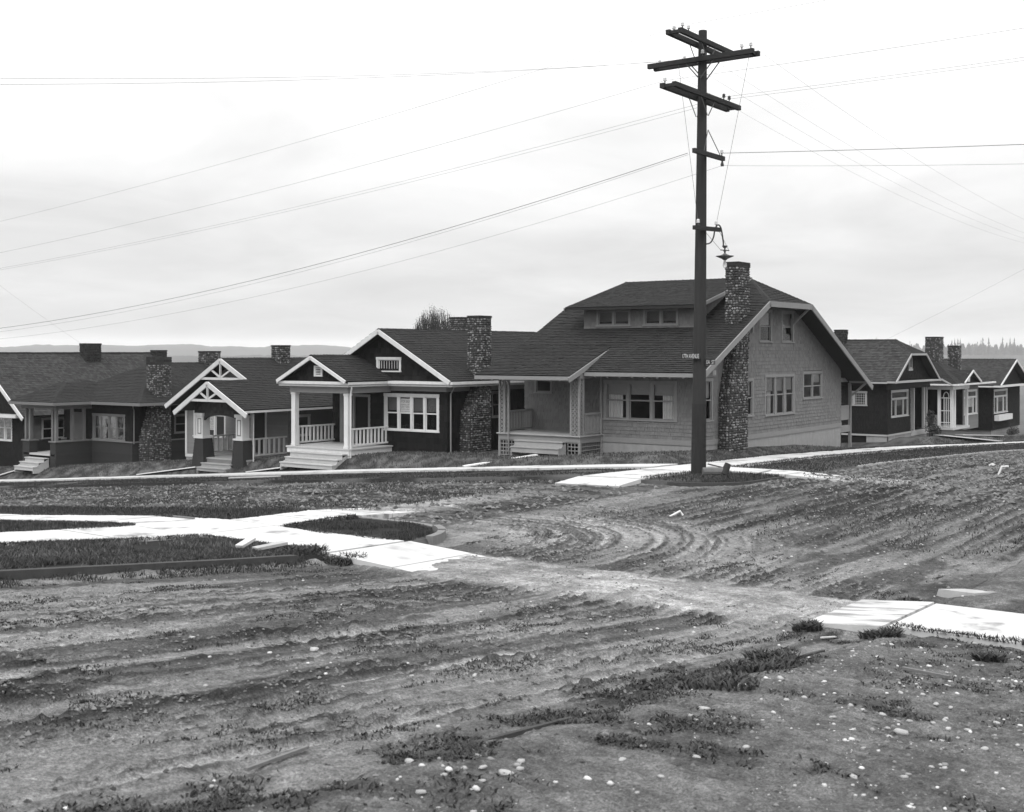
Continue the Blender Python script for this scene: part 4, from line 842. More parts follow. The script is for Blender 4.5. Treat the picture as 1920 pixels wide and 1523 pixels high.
railing(h, (41.95, 30.3), (43.9, 30.3), .35, 1.18, T1, .11, .05)
railing(h, (41.95, 26.36), (43.2, 26.36), .35, 1.18, T1, .11, .05)
steps(h, 41.49, 26.95, 29.35, .32, -.42, 2, mat('grey_step', .30, .7, .15, 3.0))
lattice(h, FX(41.52), 29.4, 30.27, -.6, .02, T1, .14, .04, False); lattice(h, FX(41.52), 26.4, 26.9, -.6, .02, T1, .14, .04, False); lattice(h, FY(26.33), 41.6, 43.1, -.6, .02, T1, .14, .04, False)
downspout(h, 43.1, 26.3, -.5, 2.75, T1); downspout(h, 41.35, 29.75, -.45, 2.6, T1)
m = MB(); m.box(59.95, 60.08, 21.92, 22.05, -1.3, 2.3); m.box(58.6, 59.95, 22.0, 22.06, .30, .95); m.box(58.57, 60.1, 21.95, 22.12, -.30, .02); m.box(58.6, 59.95, 21.97, 22.1, .951, 1.02); m.box(58.55, 60.0, 22.0, 26, 2.2, 2.4); m.build('rear_porch', T1, h)
m = MB(); m.box(58.6, 59.0, 22.05, 22.5, -1.5, -.31); m.build('rear_pier', BRICKD, h)

# ------------------------------------------------------------------ house 2: dark cottage with white trim and a gabled porch
W2 = mat('dark_shingle_wall', .0125, .85, .25, 2.0, island=.35)
h = thing('white_trimmed_cottage', (42.3, 33.8, zb(42.3, 33.8)), 'dark shingled cottage with white trim, white railed porch and four light window', 'house')
f = FX(42.3); s = FY(33.77)
ho = [window(h, f, 34.2, 37.45, .1, 1.81, 4, WHITE, .14, .11, .5, [.42, .42, None, .40], sign=(2, .50, .94), dirn=-1, label='four light white sash window with a sale notice')]
wall(h, f, [(33.77, -.9), (40.7, -.9), (40.7, 2.3), (33.77, 2.3)], ho + [(38.35, 39.35, -.55, 1.6)], W2, .25, (.12, .3), .022)
m = MB(); f.box(m, 38.3, 38.42, -.55, 1.6, -.05, .04); f.box(m, 39.28, 39.4, -.55, 1.6, -.05, .04); f.box(m, 38.3, 39.4, 1.601, 1.72, -.05, .045); d = m.build('door_frame', T1, h)
m = MB(); f.box(m, 38.42, 39.28, -.55, 1.6, -.09, -.05); f.box(m, 38.55, 39.15, .4, 1.45, -.05, -.04); m.build('door', W2, h)
hs = [window(h, s, 45.6, 47.0, .62, 1.88, 1, T1, .11, .1)]
wall(h, s, [(42.3, -.9), (54, -.9), (54, 2.3), (42.3, 2.3)], hs, W2, .25, (.12, .3), .022)
m = MB(); f.box(m, 33.8, 40.6, -1.8, -.9, -.2, .01); s.box(m, 42.4, 54, -1.8, -.9, -.2, .01); m.build('foundation', FOUND, h)
shell(h, 42.4, 54, 33.9, 40.7, -.9, 2.3, W2)
fg = FX(42.2); hg = [window(h, fg, 36.34, 37.83, 2.78, 3.46, 1, WHITE, .12, single=True, bars=(8, 1))]
wall(h, fg, [(33.4, 2.38), (41.2, 2.38), (37.3, 4.58)], hg, W2, .25, (.12, .3), .022, name='gable_wall')
m = MB(); m.quad((54, 33.3, 2.3), (54, 41.3, 2.3), (54, 37.3, 4.6), (54, 37.3, 4.6)); m.quad((42.6, 33.4, 2.3), (54, 33.4, 2.3), (54, 41.2, 2.3), (42.6, 41.2, 2.3)); m.build('attic_floor', W2, h)
roof_slope(h, [(41.72, 33.08, 2.42), (54.5, 33.08, 2.42), (54.5, 37.3, 4.76), (41.72, 37.3, 4.76)]); roof_slope(h, [(41.72, 41.52, 2.42), (54.5, 41.52, 2.42), (54.5, 37.3, 4.76), (41.72, 37.3, 4.76)], ex=.3)
ridge_cap(h, (41.72, 37.3, 4.75), (54.5, 37.3, 4.75))
m = MB(); m.bar((41.69, 33.15, 2.33), (41.69, 37.3, 4.63), .06, .2); m.bar((41.69, 41.45, 2.33), (41.69, 37.3, 4.63), .06, .2); m.build('barge_board', WHITE, h)
m = MB(); m.box(41.80, 42.3, 33.08, 37.02, 2.16, 2.24); m.box(41.72, 42.3, 33.0, 37.0, 2.26, 2.385); m.box(42.31, 54.4, 33.0, 33.7, 2.26, 2.385); m.box(42.31, 54.3, 33.09, 33.7, 2.16, 2.24); m.build('cornice', WHITE, h)
m = MB(); f.box(m, 33.74, 37.1, 1.93, 2.158, -.01, .05); s.box(m, 42.25, 54, 1.93, 2.158, -.01, .05); m.build('frieze', T1, h)  # frieze grey instead of white: the cornice's shadow put into its colour
# porch
m = MB(); m.box(39.22, 42.2, 36.82, 41.12, 2.16, 2.24); m.box(39.14, 42.2, 36.74, 41.2, 2.26, 2.385); m.build('cornice', WHITE, h)
m = MB(); m.box(39.45, 39.78, 37.05, 40.65, 1.87, 2.158); m.box(39.781, 42.29, 37.05, 37.3, 1.87, 2.158); m.box(39.781, 42.29, 40.4, 40.65, 1.87, 2.158); m.build('porch_beam', T1, h)
roof_slope(h, [(39.1, 36.72, 2.41), (43.6, 36.72, 2.41), (43.6, 38.97, 3.55), (39.1, 38.97, 3.55)], name='porch_roof'); roof_slope(h, [(39.1, 41.22, 2.41), (43.6, 41.22, 2.41), (43.6, 38.97, 3.55), (39.1, 38.97, 3.55)], name='porch_roof')
ridge_cap(h, (39.1, 38.97, 3.55), (43.4, 38.97, 3.55))
m = MB(); m.bar((39.06, 36.85, 2.37), (39.06, 38.97, 3.44), .06, .15); m.bar((39.06, 41.09, 2.37), (39.06, 38.97, 3.44), .06, .15); m.build('barge_board', WHITE, h)
fp = FX(39.4); wall(h, fp, [(36.95, 2.38), (40.99, 2.38), (38.97, 3.42)], [], W2, .25, (.12, .3), .02, name='gable_wall')
m = MB(); fp.box(m, 38.5, 39.02, 2.6, 2.68, 0, .06); fp.box(m, 38.5, 39.02, 3.0, 3.08, 0, .06); fp.box(m, 38.5, 38.6, 2.68, 3.0, 0, .06); fp.box(m, 38.92, 39.02, 2.68, 3.0, 0, .06); v = m.build('gable_vent', WHITE, h)
for z in np.arange(2.71, 3.0, .075): q = MB(); fp.box(q, 38.6, 38.92, z, z + .035, .02, .055); q.build('louver', WHITE, v)
for y in (37.06, 40.32):
    m = MB(); m.box(39.5, 39.74, y + .04, y + .28, -.57, 1.87); m.box(39.48, 39.76, y + .02, y + .30, -.565, -.47); m.box(39.48, 39.76, y + .02, y + .30, 1.77, 1.865); m.build('porch_post', WHITE, h)
m = MB(); m.box(42.2, 42.3, 39.95, 40.15, -.57, 1.87); m.build('pilaster', T1, h)
m = MB(); m.box(39.38, 42.3, 36.9, 40.85, -.63, -.57); m.build('porch_floor', mat('pale_porch_floor', .40, .7, .12, 3.0), h)
m = MB(); m.box(39.42, 42.25, 36.95, 37.0, -.86, -.632); m.box(39.42, 39.46, 37.0, 40.8, -.86, -.632); m.build('porch_skirt', WHITE, h)
m = MB(); m.box(39.45, 39.58, 36.97, 37.1, -1.6, -.87); m.build('porch_pier', WHITE, h); lattice(h, FY(37.02), 39.6, 42.25, -1.5, -.87, W2, .13, .05, False)
railing(h, (39.8, 37.2), (42.25, 37.2), -.50, .27, WHITE, .235, .10); railing(h, (39.8, 40.55), (42.25, 40.55), -.50, .27, WHITE, .235, .10)
steps(h, 39.4, 37.05, 40.3, -.57, -1.42, 3, mat('pale_step', .40, .7, .15, 3.0), .30)
downspout(h, 42.38, 33.62, -.95, 2.2, T1, (-.2, -.35)); downspout(h, 39.5, 36.93, -1.3, 2.2, WHITE, (-.05, -.1))
chimney(h, [(-1.4, 43.2, 44.8, 33.2, 33.85), (.9, 43.25, 44.8, 33.2, 33.85), (2.0, 43.9, 44.8, 33.2, 33.85), (5.34, 43.9, 44.8, 33.2, 33.85)], .12)
chimney(h, [(4.0, 49.7, 50.35, 38.75, 39.5), (5.5, 49.7, 50.35, 38.75, 39.5)], .1)
m = MB(); m.box(52.4, 54, 32.6, 33.7, -.4, -.3); m.build('side_stoop', T1, h); railing(h, (50.6, 32.7), (53.6, 32.7), .1, 1.0, T1, .13, .05)

# ------------------------------------------------------------------ house 3: clapboard cottage with open trusses in its gables
W3 = mat('grey_clapboard', .17, .8, .12, 2.0, island=.06); T3 = mat('cream_trim', .50, .6, .12, 2.0, streak=.08); D3 = mat('brown_shingle', .032, .85, .2, 2.0, island=.25)
h = thing('truss_gabled_cottage', (42, 46, zb(42, 46)), 'grey clapboard cottage with pale open trusses in two nested gables', 'house')
f = FX(42.0); s = FY(43.4); zl = lambda Y: 3.38 - (.52 * (47.2 - Y) if Y < 47.2 else .56 * (Y - 47.2))
ho = [window(h, f, 47.85, 50.3, -.68, .98, 3, T3, .11, .10, .5, sign=(1, .30, .97), transom=.36, bars='transom', single=True, dirn=-1)]
wall(h, f, [(43.4, -1.75), (50.9, -1.75), (50.9, zl(50.9) - .12), (47.2, 3.2), (43.4, zl(43.4) - .12)], ho + [(44.95, 45.9, -1.3, .85)], W3, .085, (9, 9), .012, True, skin='clapboards')
m = MB(); f.box(m, 44.85, 44.97, -1.3, .85, -.05, .04); f.box(m, 45.88, 46.0, -1.3, .85, -.05, .04); f.box(m, 44.85, 46.0, .851, .95, -.05, .045); m.build('door_frame', T3, h)
m = MB(); f.box(m, 44.97, 45.88, -1.3, .85, -.09, -.05); f.box(m, 45.1, 45.75, -.2, .7, -.05, -.04); m.build('door', D3, h)
hs = [window(h, s, 42.5, 43.5, -.45, .62, 1, T3, .1), window(h, s, 45.6, 46.5, -.45, .62, 1, T3, .1)]
wall(h, s, [(42.0, -1.75), (52, -1.75), (52, 1.25), (42.0, 1.25)], hs, W3, .085, (12, 12), .012, True, skin='clapboards')
m = MB(); f.box(m, 43.4, 50.9, -2.9, -1.75, -.2, .0); s.box(m, 42.1, 52, -2.9, -1.75, -.2, 0); m.build('foundation', FOUND, h)
m = MB(); f.box(m, 46.9, 50.93, -1.75, -1.6, 0, .04); f.box(m, 50.8, 50.93, -1.6, 1.1, 0, .05); m.build('corner_board', T3, h)
shell(h, 42.1, 52, 43.5, 50.9, -1.75, 1.2, W3)
roof_slope(h, [(38.55, 42.65, zl(42.65)), (52.4, 42.65, zl(42.65)), (52.4, 47.2, 3.38), (41.1, 47.2, 3.38), (41.1, 45.14, zl(45.14)), (38.55, 45.14, zl(45.14))]); roof_slope(h, [(41.1, 51.35, zl(51.35)), (52.4, 51.35, zl(51.35)), (52.4, 47.2, 3.38), (41.1, 47.2, 3.38)], ex=.3)
zpk = zl(45.14); roof_slope(h, [(38.55, 47.45, zpk - 1.36), (41.95, 47.45, zpk - 1.36), (41.95, 45.14, zpk), (38.55, 45.14, zpk)], name='porch_roof'); ridge_cap(h, (41.1, 47.2, 3.38), (52.4, 47.2, 3.38)); ridge_cap(h, (38.55, 45.14, zpk), (41.1, 45.14, zpk))
def truss(x, yc, zc, yl, yr, chord, wl, wr):
    m = MB(); m.bar((x, yc, zc - .13), (x, yl[0], yl[1]), .07, .22); m.bar((x, yc, zc - .13), (x, yr[0], yr[1]), .07, .22); m.build('barge_board', T3, h)
    m = MB(); m.bar((x + .03, yc - wr, chord), (x + .03, yc + wl, chord), .06, .12); m.build('truss_chord', T3, h)
    m = MB(); m.bar((x + .03, yc, chord + .06), (x + .03, yc, zc - .2), .06, .10); m.build('truss_post', T3, h)
    for e in (yc + wl * .52, yc - wr * .52):
        m = MB(); m.bar((x + .03, yc, chord + .05), (x + .03, e, chord + (zc - chord) * .46), .055, .09); m.build('truss_strut', T3, h)
truss(41.05, 47.2, 3.40, (51.4, zl(51.4) - .16), (45.0, zl(45.0) - .14), 2.36, 1.45, 1.6); truss(38.48, 45.14, zpk + .02, (47.55, zpk - 1.36 - .2), (42.45, zl(42.45) - .16), zpk - .90, 1.2, 1.45)
m = MB(); m.bar((38.6, 42.66, zl(42.65) - .09), (52.4, 42.66, zl(42.65) - .09), .04, .10); m.build('eave_board', T3, h)
fp = FX(39.2); wall(h, fp, [(43.0, .75), (46.9, .75), (46.9, zpk - 1.2), (45.14, zpk - .15), (43.0, zl(43.0) - .1)], [], D3, .16, name='gable_wall')
m = MB(); ar = [(43.75, .45), (43.75, .76), (46.2, .76), (46.2, .45)] + [(44.975 + 1.2 * math.cos(t), .35 + .33 * math.sin(t)) for t in np.linspace(.25, math.pi - .25, 9)]
for a, b in zip(range(8), range(1, 9)):
    t0, t1 = np.linspace(.12, math.pi - .12, 9)[[a, b]]; p0 = (44.975 + 1.22 * math.cos(t0), .38 + .30 * math.sin(t0)); p1 = (44.975 + 1.22 * math.cos(t1), .38 + .30 * math.sin(t1))
    m.prism([(39.17, p0[0], p0[1]), (39.17, p1[0], p1[1]), (39.17, p1[0], .77), (39.17, p0[0], .77)], (.12, 0, 0))
m.build('porch_arch', D3, h)
for y in (43.42, 46.2):
    m = MB(); b = [(39.0, y - .2), (39.75, y - .2), (39.75, y + .68), (39.0, y + .68)]; t = [(39.08, y - .05), (39.62, y - .05), (39.62, y + .50), (39.08, y + .50)]
    m.hexa([(p[0], p[1], -2.0) for p in b] + [(p[0], p[1], -.45) for p in t]); pr = m.build('porch_pier', D3, h)
    for k in range(10):
        q = MB(); g = k / 10; e = .012; lp = [(b[j][0] + (t[j][0] - b[j][0]) * g, b[j][1] + (t[j][1] - b[j][1]) * g) for j in range(4)]; sg = [(-e, -e), (e, -e), (e, e), (-e, e)]; z0 = -2.0 + 1.55 * g
        q.hexa([(lp[j][0] + sg[j][0] * 2, lp[j][1] + sg[j][1] * 2, z0) for j in range(4)] + [(lp[j][0], lp[j][1], z0 + .15) for j in range(4)]); q.build('shingle_course', D3, pr)
    m = MB(); m.box(39.02, 39.68, y - .11, y + .56, -.45, -.36); m.box(39.1, 39.55, y, y + .44, -.36, .62); m.box(39.05, 39.6, y - .05, y + .49, .62, .76); cpo = m.build('porch_column', T3, h)
    m = MB(); m.box(39.09, 39.098, y + .08, y + .14, -.25, .52); m.box(39.09, 39.098, y + .30, y + .36, -.25, .52); m.box(39.09, 39.098, y + .14, y + .30, .46, .52); m.box(39.09, 39.098, y + .14, y + .30, -.25, -.19); m.build('panel_moulding', W3, cpo)
m = MB(); m.box(39.2, 42.0, 43.2, 46.95, -1.42, -1.36); m.build('porch_floor', mat('grey_porch_floor', .30, .7, .12, 3.0), h)
m = MB(); m.box(39.22, 39.26, 43.2, 46.9, -2.2, -1.425); m.box(39.26, 42.0, 43.2, 43.24, -2.2, -1.425); m.build('porch_skirt', W3, h)
railing(h, (39.7, 46.7), (41.95, 46.7), -1.25, -.42, T3, .30, .12); railing(h, (39.7, 43.45), (41.95, 43.45), -1.25, -.42, T3, .30, .12)
steps(h, 39.2, 44.0, 46.1, -1.40, -1.95, 2, mat('grey_step', .30, .7, .15, 3.0)); downspout(h, 39.5, 43.1, -1.9, .8, T3)
chimney(h, [(3.0, 44.5, 45.25, 46.6, 47.2), (4.05, 44.5, 45.25, 46.6, 47.2)], .08)

# ------------------------------------------------------------------ house 4: hip roofed cottage with a parapet porch
W4 = mat('brown_shingle_upper', .013, .85, .2, 2.0, island=.2); L4 = mat('drab_clapboard', .036, .8, .14, 2.0, island=.08); T4 = mat('drab_trim', .15, .7, .12, 2.0)
h = thing('hip_roofed_cottage', (42, 57, zb(42, 57)), 'dark hip roofed cottage with cobblestone chimney and walled corner porch', 'house')
f = FX(42.0); s = FY(55.34)
ho = [window(h, f, 55.95, 58.85, -1.19, .28, 4, T4, .12, .06, .5, [.45, None, .42, .40], sashw=.03, sign=(1, .48, .96), dirn=-1)]
wall(h, f, [(55.34, -1.2), (61.5, -1.2), (61.5, .95), (55.34, .95)], ho, W4, .16); wall(h, s, [(42, -1.2), (55, -1.2), (55, .95), (42, .95)], [window(h, s, 44.8, 46.2, -.9, .2, 1, T4, .11)], W4, .16)
wall(h, FX(41.98), [(55.32, -2.75), (58.95, -2.75), (58.95, -1.25), (55.32, -1.25)], [], L4, .11, (9, 9), .014, True, skin='clapboards'); wall(h, FY(55.32), [(41.98, -2.75), (55, -2.75), (55, -1.25), (41.98, -1.25)], [], L4, .11, (20, 20), .014, True, skin='clapboards')
m = MB(); m.box(41.92, 42.1, 55.26, 59, -1.25, -1.18); m.box(42.1, 55, 55.26, 55.4, -1.25, -1.18); m.build('wall_ledge', T4, h)
shell(h, 42.1, 55, 55.45, 61.4, -2.6, .95, W4)
m = MB(); f.box(m, 55.3, 61.5, -3.6, -2.75, -.2, 0); s.box(m, 42, 55, -3.6, -2.75, -.2, 0); m.build('foundation', FOUND, h)
wall(h, FY(58.9), [(39.7, -2.8), (41.95, -2.8), (41.95, -1.25), (39.7, -1.25)], [], L4, .11, (9, 9), .014, True, skin='clapboards', name='parapet')
m = MB()
m.box(39.7, 40.2, 58.92, 59.42, -2.9, -1.25); m.box(40.2, 42, 58.92, 59.1, -2.9, -1.25); m.build('porch_pier', L4, h); m = MB(); m.box(39.7, 40.2, 61.35, 62.0, -2.9, -1.25); m.box(40.2, 42, 61.8, 61.98, -2.9, -1.25); m.build('porch_pier', L4, h)
m = MB(); m.box(39.64, 42, 58.84, 59.48, -1.248, -1.18); m.box(39.64, 40.26, 61.29, 62.06, -1.248, -1.18); m.build('parapet_cap', T4, h)
for x, y in ((39.78, 59.0), (39.78, 59.28), (40.75, 58.98), (39.78, 61.4), (39.78, 61.78), (40.1, 61.8), (41.5, 58.98)): m = MB(); m.box(x, x + .15, y, y + .15, -1.18, .55); m.build('porch_post', T4, h)
m = MB(); m.box(39.65, 42, 58.9, 62.05, .551, .80); m.build('porch_beam', T4, h); m = MB(); m.box(39.7, 42, 59, 61.9, -2.0, -1.9); m.build('porch_floor', mat('pale_porch_floor', .40, .7, .12, 3.0), h)
m = MB(); f.box(m, 59.6, 60.6, -1.9, .3, .01, .05); m.build('door', T4, h)
steps(h, 39.7, 59.5, 61.3, -1.9, -2.75, 3, mat('pale_step', .40, .7, .15, 3.0), .32)
E0 = .97
roof_slope(h, [(41.45, 54.0, E0), (41.45, 62.2, E0), (45.5, 58.1, 3.05)]); roof_slope(h, [(41.45, 54.0, E0), (56, 54.0, E0), (56, 58.1, 3.05), (45.5, 58.1, 3.05)]); roof_slope(h, [(41.45, 62.2, E0), (56, 62.2, E0), (56, 58.1, 3.05), (45.5, 58.1, 3.05)], ex=.3)
roof_slope(h, [(39.15, 58.3, E0), (39.15, 62.4, E0), (41.2, 60.35, 2.02)], name='porch_roof'); roof_slope(h, [(39.15, 58.3, E0), (43.2, 58.3, E0), (43.2, 60.35, 2.02), (41.2, 60.35, 2.02)], name='porch_roof'); roof_slope(h, [(39.15, 62.4, E0), (43.2, 62.4, E0), (43.2, 60.35, 2.02), (41.2, 60.35, 2.02)], name='porch_roof')
ridge_cap(h, (45.5, 58.1, 3.06), (41.45, 54, E0)); ridge_cap(h, (45.5, 58.1, 3.06), (41.45, 62.2, E0)); ridge_cap(h, (41.2, 60.35, 2.03), (39.15, 58.3, E0)); ridge_cap(h, (41.2, 60.35, 2.03), (39.15, 62.4, E0)); ridge_cap(h, (45.5, 58.1, 3.06), (56, 58.1, 3.06))
m = MB(); m.box(39.1, 39.7, 58.25, 62.45, .80, .955); m.box(39.7, 41.4, 58.25, 58.9, .80, .955); m.box(41.4, 42, 53.95, 58.25, .80, .955); m.box(42, 56, 53.95, 55.3, .80, .955); m.build('cornice', T4, h)
chimney(h, [(-3, 42.4, 43.95, 54.55, 55.4), (-1.0, 42.45, 43.95, 54.55, 55.4), (.6, 43.0, 43.95, 54.55, 55.4), (3.42, 43.0, 43.95, 54.55, 55.4)], .42); chimney(h, [(2.5, 49.2, 50.3, 57.8, 58.5), (3.75, 49.2, 50.3, 57.8, 58.5)], .1)
downspout(h, 42.0, 55.2, -1.3, .85, T4, (-.3, -.3))

# ------------------------------------------------------------------ house 5: the last roof on the left
h = thing('steep_roofed_house', (41.5, 66, zb(41.5, 66)), 'far left house with one big dark roof and pale barge board', 'house')
wall(h, FX(41.6), [(64.6, -3.2), (72.4, -3.2), (72.4, .5), (68.5, 3.4), (64.6, .5)], [window(h, FX(41.6), 66, 67.6, -1.6, 0, 2, T3, .1)], W4, .16); wall(h, FY(64.6), [(41.6, -3.2), (56, -3.2), (56, .6), (41.6, .6)], [window(h, FY(64.6), 42.6, 45.0, -1.5, -.2, 3, T3, .1)], W3, .11, (20, 20), .014, True, skin='clapboards'); shell(h, 41.7, 56, 64.7, 72.3, -3.2, .6, W4)
m = MB(); m.box(41.7, 56, 64.62, 72.3, -4.6, -3.2); m.build('foundation', FOUND, h)
roof_slope(h, [(40.9, 63.9, -.02), (54.5, 63.9, -.02), (54.5, 68.5, 3.66), (40.9, 68.5, 3.66)], ROOFL); roof_slope(h, [(40.9, 73.1, -.02), (54.5, 73.1, -.02), (54.5, 68.5, 3.66), (40.9, 68.5, 3.66)], ex=.3); ridge_cap(h, (40.9, 68.5, 3.66), (54.5, 68.5, 3.66))
m = MB(); m.bar((40.85, 63.8, -.2), (40.85, 68.5, 3.52), .06, .22); m.bar((40.85, 73.2, -.2), (40.85, 68.5, 3.52), .06, .22); m.build('barge_board', WHITE, h); m = MB(); m.box(40.9, 41.55, 64.6, 72.4, -.15, .02); m.build('cornice', WHITE, h)
chimney(h, [(2.9, 47.85, 48.95, 67.7, 68.4), (4.25, 47.85, 48.95, 67.7, 68.4)], .12, brick=BRICKD); chimney(h, [(2.9, 53.4, 54.2, 67.7, 68.4), (3.82, 53.4, 54.2, 67.7, 68.4)], .1, brick=BRICKD)

# ------------------------------------------------------------------ right hand street, house 6: dark clipped gable house
W6 = mat('dark_brown_shingle', .0125, .85, .2, 2.0, island=.2); T6 = mat('pale_grey_trim', .33, .7, .12, 2.0)
h = thing('clipped_gable_house', (68.7, 23, zb(68.7, 23)), 'dark shingled house with clipped gable and small arched attic window', 'house')
f = FX(68.7); s = FY(23.0)
def arch_window(parent, fr, uc, v0, w_, hh, mt):
    m = MB(); n = 10; pts = [(uc - w_ / 2, v0), (uc + w_ / 2, v0)] + [(uc + w_ / 2 * math.cos(t), v0 + hh + w_ / 2 * 1.3 * math.sin(t)) for t in np.linspace(0, math.pi, n)]
    for a, b in zip(pts, pts[1:] + pts[:1]): m.bar(fr.p(a[0], a[1], .03), fr.p(b[0], b[1], .03), .06, .09, up=fr.n)
    fr.box(m, uc - w_ / 2 - .1, uc + w_ / 2 + .1, v0 - .16, v0 - .04, 0, .08); m.bar(fr.p(uc, v0, .03), fr.p(uc, v0 + hh + w_ * .6, .03), .03, .05, up=fr.n); wv = m.build('window', mt, parent, label='small pointed arch attic window')
    g = MB(); g.add([fr.p(p[0], p[1], .012) for p in pts], [tuple(range(len(pts)))]); g.build('pane', GLASS, wv)
hs = [window(h, s, 69.35, 72.4, -.08, 1.5, 3, T6, .12, .10, .5, [.0, .35, .0], transom=.36, single=True, ratio=[.55, 1, .55])]
wall(h, s, [(68.7, -1.0), (72.9, -1.0), (72.9, 2.0), (68.7, 2.0)], hs, W6, .15)
wall(h, f, [(23, -1.0), (34, -1.0), (34, 2.0), (23, 2.0)], [window(h, f, 24.15, 25.0, .6, 1.45, 1, T6, .1, single=True, bars=(5, 5))], W6, .15)
wall(h, FY(24.8), [(72.9, -1.0), (76.3, -1.0), (76.3, 2), (72.9, 2)], [], W6, .15)
m = MB(); m.quad((72.9, 23, -1), (72.9, 24.8, -1), (72.9, 24.8, 2), (72.9, 23, 2)); m.quad((76.3, 23, -1), (76.3, 34, -1), (76.3, 34, 2), (76.3, 23, 2)); m.quad((68.7, 34, -1), (76.3, 34, -1), (76.3, 34, 2), (68.7, 34, 2)); m.quad((68.8, 23, -.95), (76.3, 23, -.95), (76.3, 34, -.95), (68.8, 34, -.95)); m.quad((68.8, 22.9, 1.99), (76.3, 22.9, 1.99), (76.3, 34, 1.99), (68.8, 34, 1.99)); m.build('back_wall', W6, h)
m = MB(); s.box(m, 68.66, 73, -1.10, -1.0, -.02, .05); f.box(m, 23, 34, -1.10, -1.0, -.02, .05); m.build('skirt_board', T6, h)
m = MB(); f.box(m, 23.0, 24.2, -2.4, -1.1, -.2, .0); s.box(m, 68.72, 76, -2.4, -1.1, -.2, 0); m.build('foundation', FOUND, h); m = MB(); f.box(m, 24.2, 34, -2.4, -1.1, -.3, -.1); m.build('cellar_opening', W6, h)  # last piece: dark slab set back, its colour standing in for a shaded opening
m = MB(); m.box(72.9, 76.5, 22.95, 24.8, -1.3, -1.0); m.build('porch_floor', T6, h)
for x in (72.9, 73.55, 75.5, 76.05): m = MB(); m.box(x, x + .14, 23.0, 23.14, -1.0, 1.72); m.build('porch_post', T6, h)
m = MB(); m.box(72.9, 76.3, 22.98, 23.2, 1.72, 1.98); m.build('porch_beam', T6, h)
e6 = 2.02; r6 = lambda X: 4.42 - .571 * abs(X - 72.5)
wall(h, FY(22.85), [(68.8, 2.1), (76.2, 2.1), (73.85, 3.5), (71.15, 3.5)], [], W6, .15, name='gable_wall'); arch_window(h, FY(22.85), 72.25, 2.75, .55, .35, T6)
roof_slope(h, [(68.25, 22.4, r6(68.25)), (68.25, 35, r6(68.25)), (72.5, 35, 4.42), (72.5, 23.75, 4.42), (71.1, 22.4, r6(71.1))], ROOFL, .19); roof_slope(h, [(76.75, 22.4, r6(76.75)), (76.75, 35, r6(76.75)), (72.5, 35, 4.42), (72.5, 23.75, 4.42), (73.9, 22.4, r6(73.9))]); roof_slope(h, [(71.1, 22.4, r6(71.1)), (73.9, 22.4, r6(73.9)), (72.5, 23.75, 4.42)])
ridge_cap(h, (72.5, 23.75, 4.43), (72.5, 35, 4.43)); ridge_cap(h, (72.5, 23.75, 4.43), (71.1, 22.4, r6(71.1)))
m = MB(); yy = 22.36
for a, b in (((68.3, r6(68.3) - .07), (71.1, r6(71.1) - .07)), ((71.05, r6(71.1) - .07), (73.95, r6(73.9) - .07)), ((73.9, r6(73.9) - .07), (76.7, r6(76.7) - .07))): m.bar((a[0], yy, a[1]), (b[0], yy, b[1]), .05, .12)
m.build('barge_board', T6, h); m = MB(); m.box(68.2, 76.9, 22.33, 22.85, 1.93, 2.03); m.box(68.2, 68.7, 22.85, 35, 1.90, 1.99); m.build('cornice', T6, h); m = MB(); m.box(68.6, 76.4, 22.9, 23.0, 1.55, 1.92); m.build('frieze', D3, h)
chimney(h, [(3.8, 71.9, 72.5, 26.7, 27.3), (5.05, 71.9, 72.5, 26.7, 27.3)], .1, brick=BRICKD)
m = MB(); m.bar((76.9, 22.35, 2.0), (79.2, 22.3, 1.55), .05, .1); m.build('side_barge', T6, h)

# house 7: white porch house
h = thing('white_porch_cottage', (80, 23, zb(80, 23)), 'small cottage with white corner porch, arched trellis and sale notice', 'house')
f = FX(79.8); s = FY(22.9); W7 = mat('mid_grey_clapboard', .16, .8, .12, 2.0, island=.08)
hs = [window(h, s, 83.75, 86.9, -.55, 1.15, 3, WHITE, .12, .12, .5, [0, .3, 0], transom=.36, single=True, ratio=[.55, 1, .55], sign=(1, .42, .97), dirn=1)]
wall(h, s, [(83.5, -1.5), (87.3, -1.5), (87.3, 1.6), (83.5, 1.6)], hs, W7, .11, (9, 9), .014, True, skin='clapboards')
wall(h, FY(25.2), [(79.8, -1.3), (83.5, -1.3), (83.5, 1.6), (79.8, 1.6)], [], W6, .15); wall(h, FX(80.4), [(25.2, -1.5), (34, -1.5), (34, 1.6), (25.2, 1.6)], [], W7, .11, (12, 12), .014, True, skin='clapboards')
m = MB(); m.quad((83.5, 22.9, -1.4), (83.5, 25.2, -1.4), (83.5, 25.2, 1.6), (83.5, 22.9, 1.6)); m.quad((87.3, 22.9, -1.4), (87.3, 34, -1.4), (87.3, 34, 1.6), (87.3, 22.9, 1.6)); m.quad((80.4, 34, -1.4), (87.3, 34, -1.4), (87.3, 34, 1.6), (80.4, 34, 1.6)); m.quad((83.5, 22.9, -1.3), (87.3, 22.9, -1.3), (87.3, 34, -1.3), (83.5, 34, -1.3)); m.build('back_wall', W6, h)
m = MB(); m.box(79.75, 83.55, 22.45, 25.2, -1.3, -1.15); m.build('porch_floor', mat('pale_porch_floor', .40, .7, .12, 3.0), h)
for x, y in ((79.8, 22.5), (79.8, 23.28), (80.35, 22.5), (83.2, 22.5), (79.8, 24.95)): m = MB(); m.box(x, x + .17, y, y + .17, -1.15, 1.28); m.build('porch_post', WHITE, h)
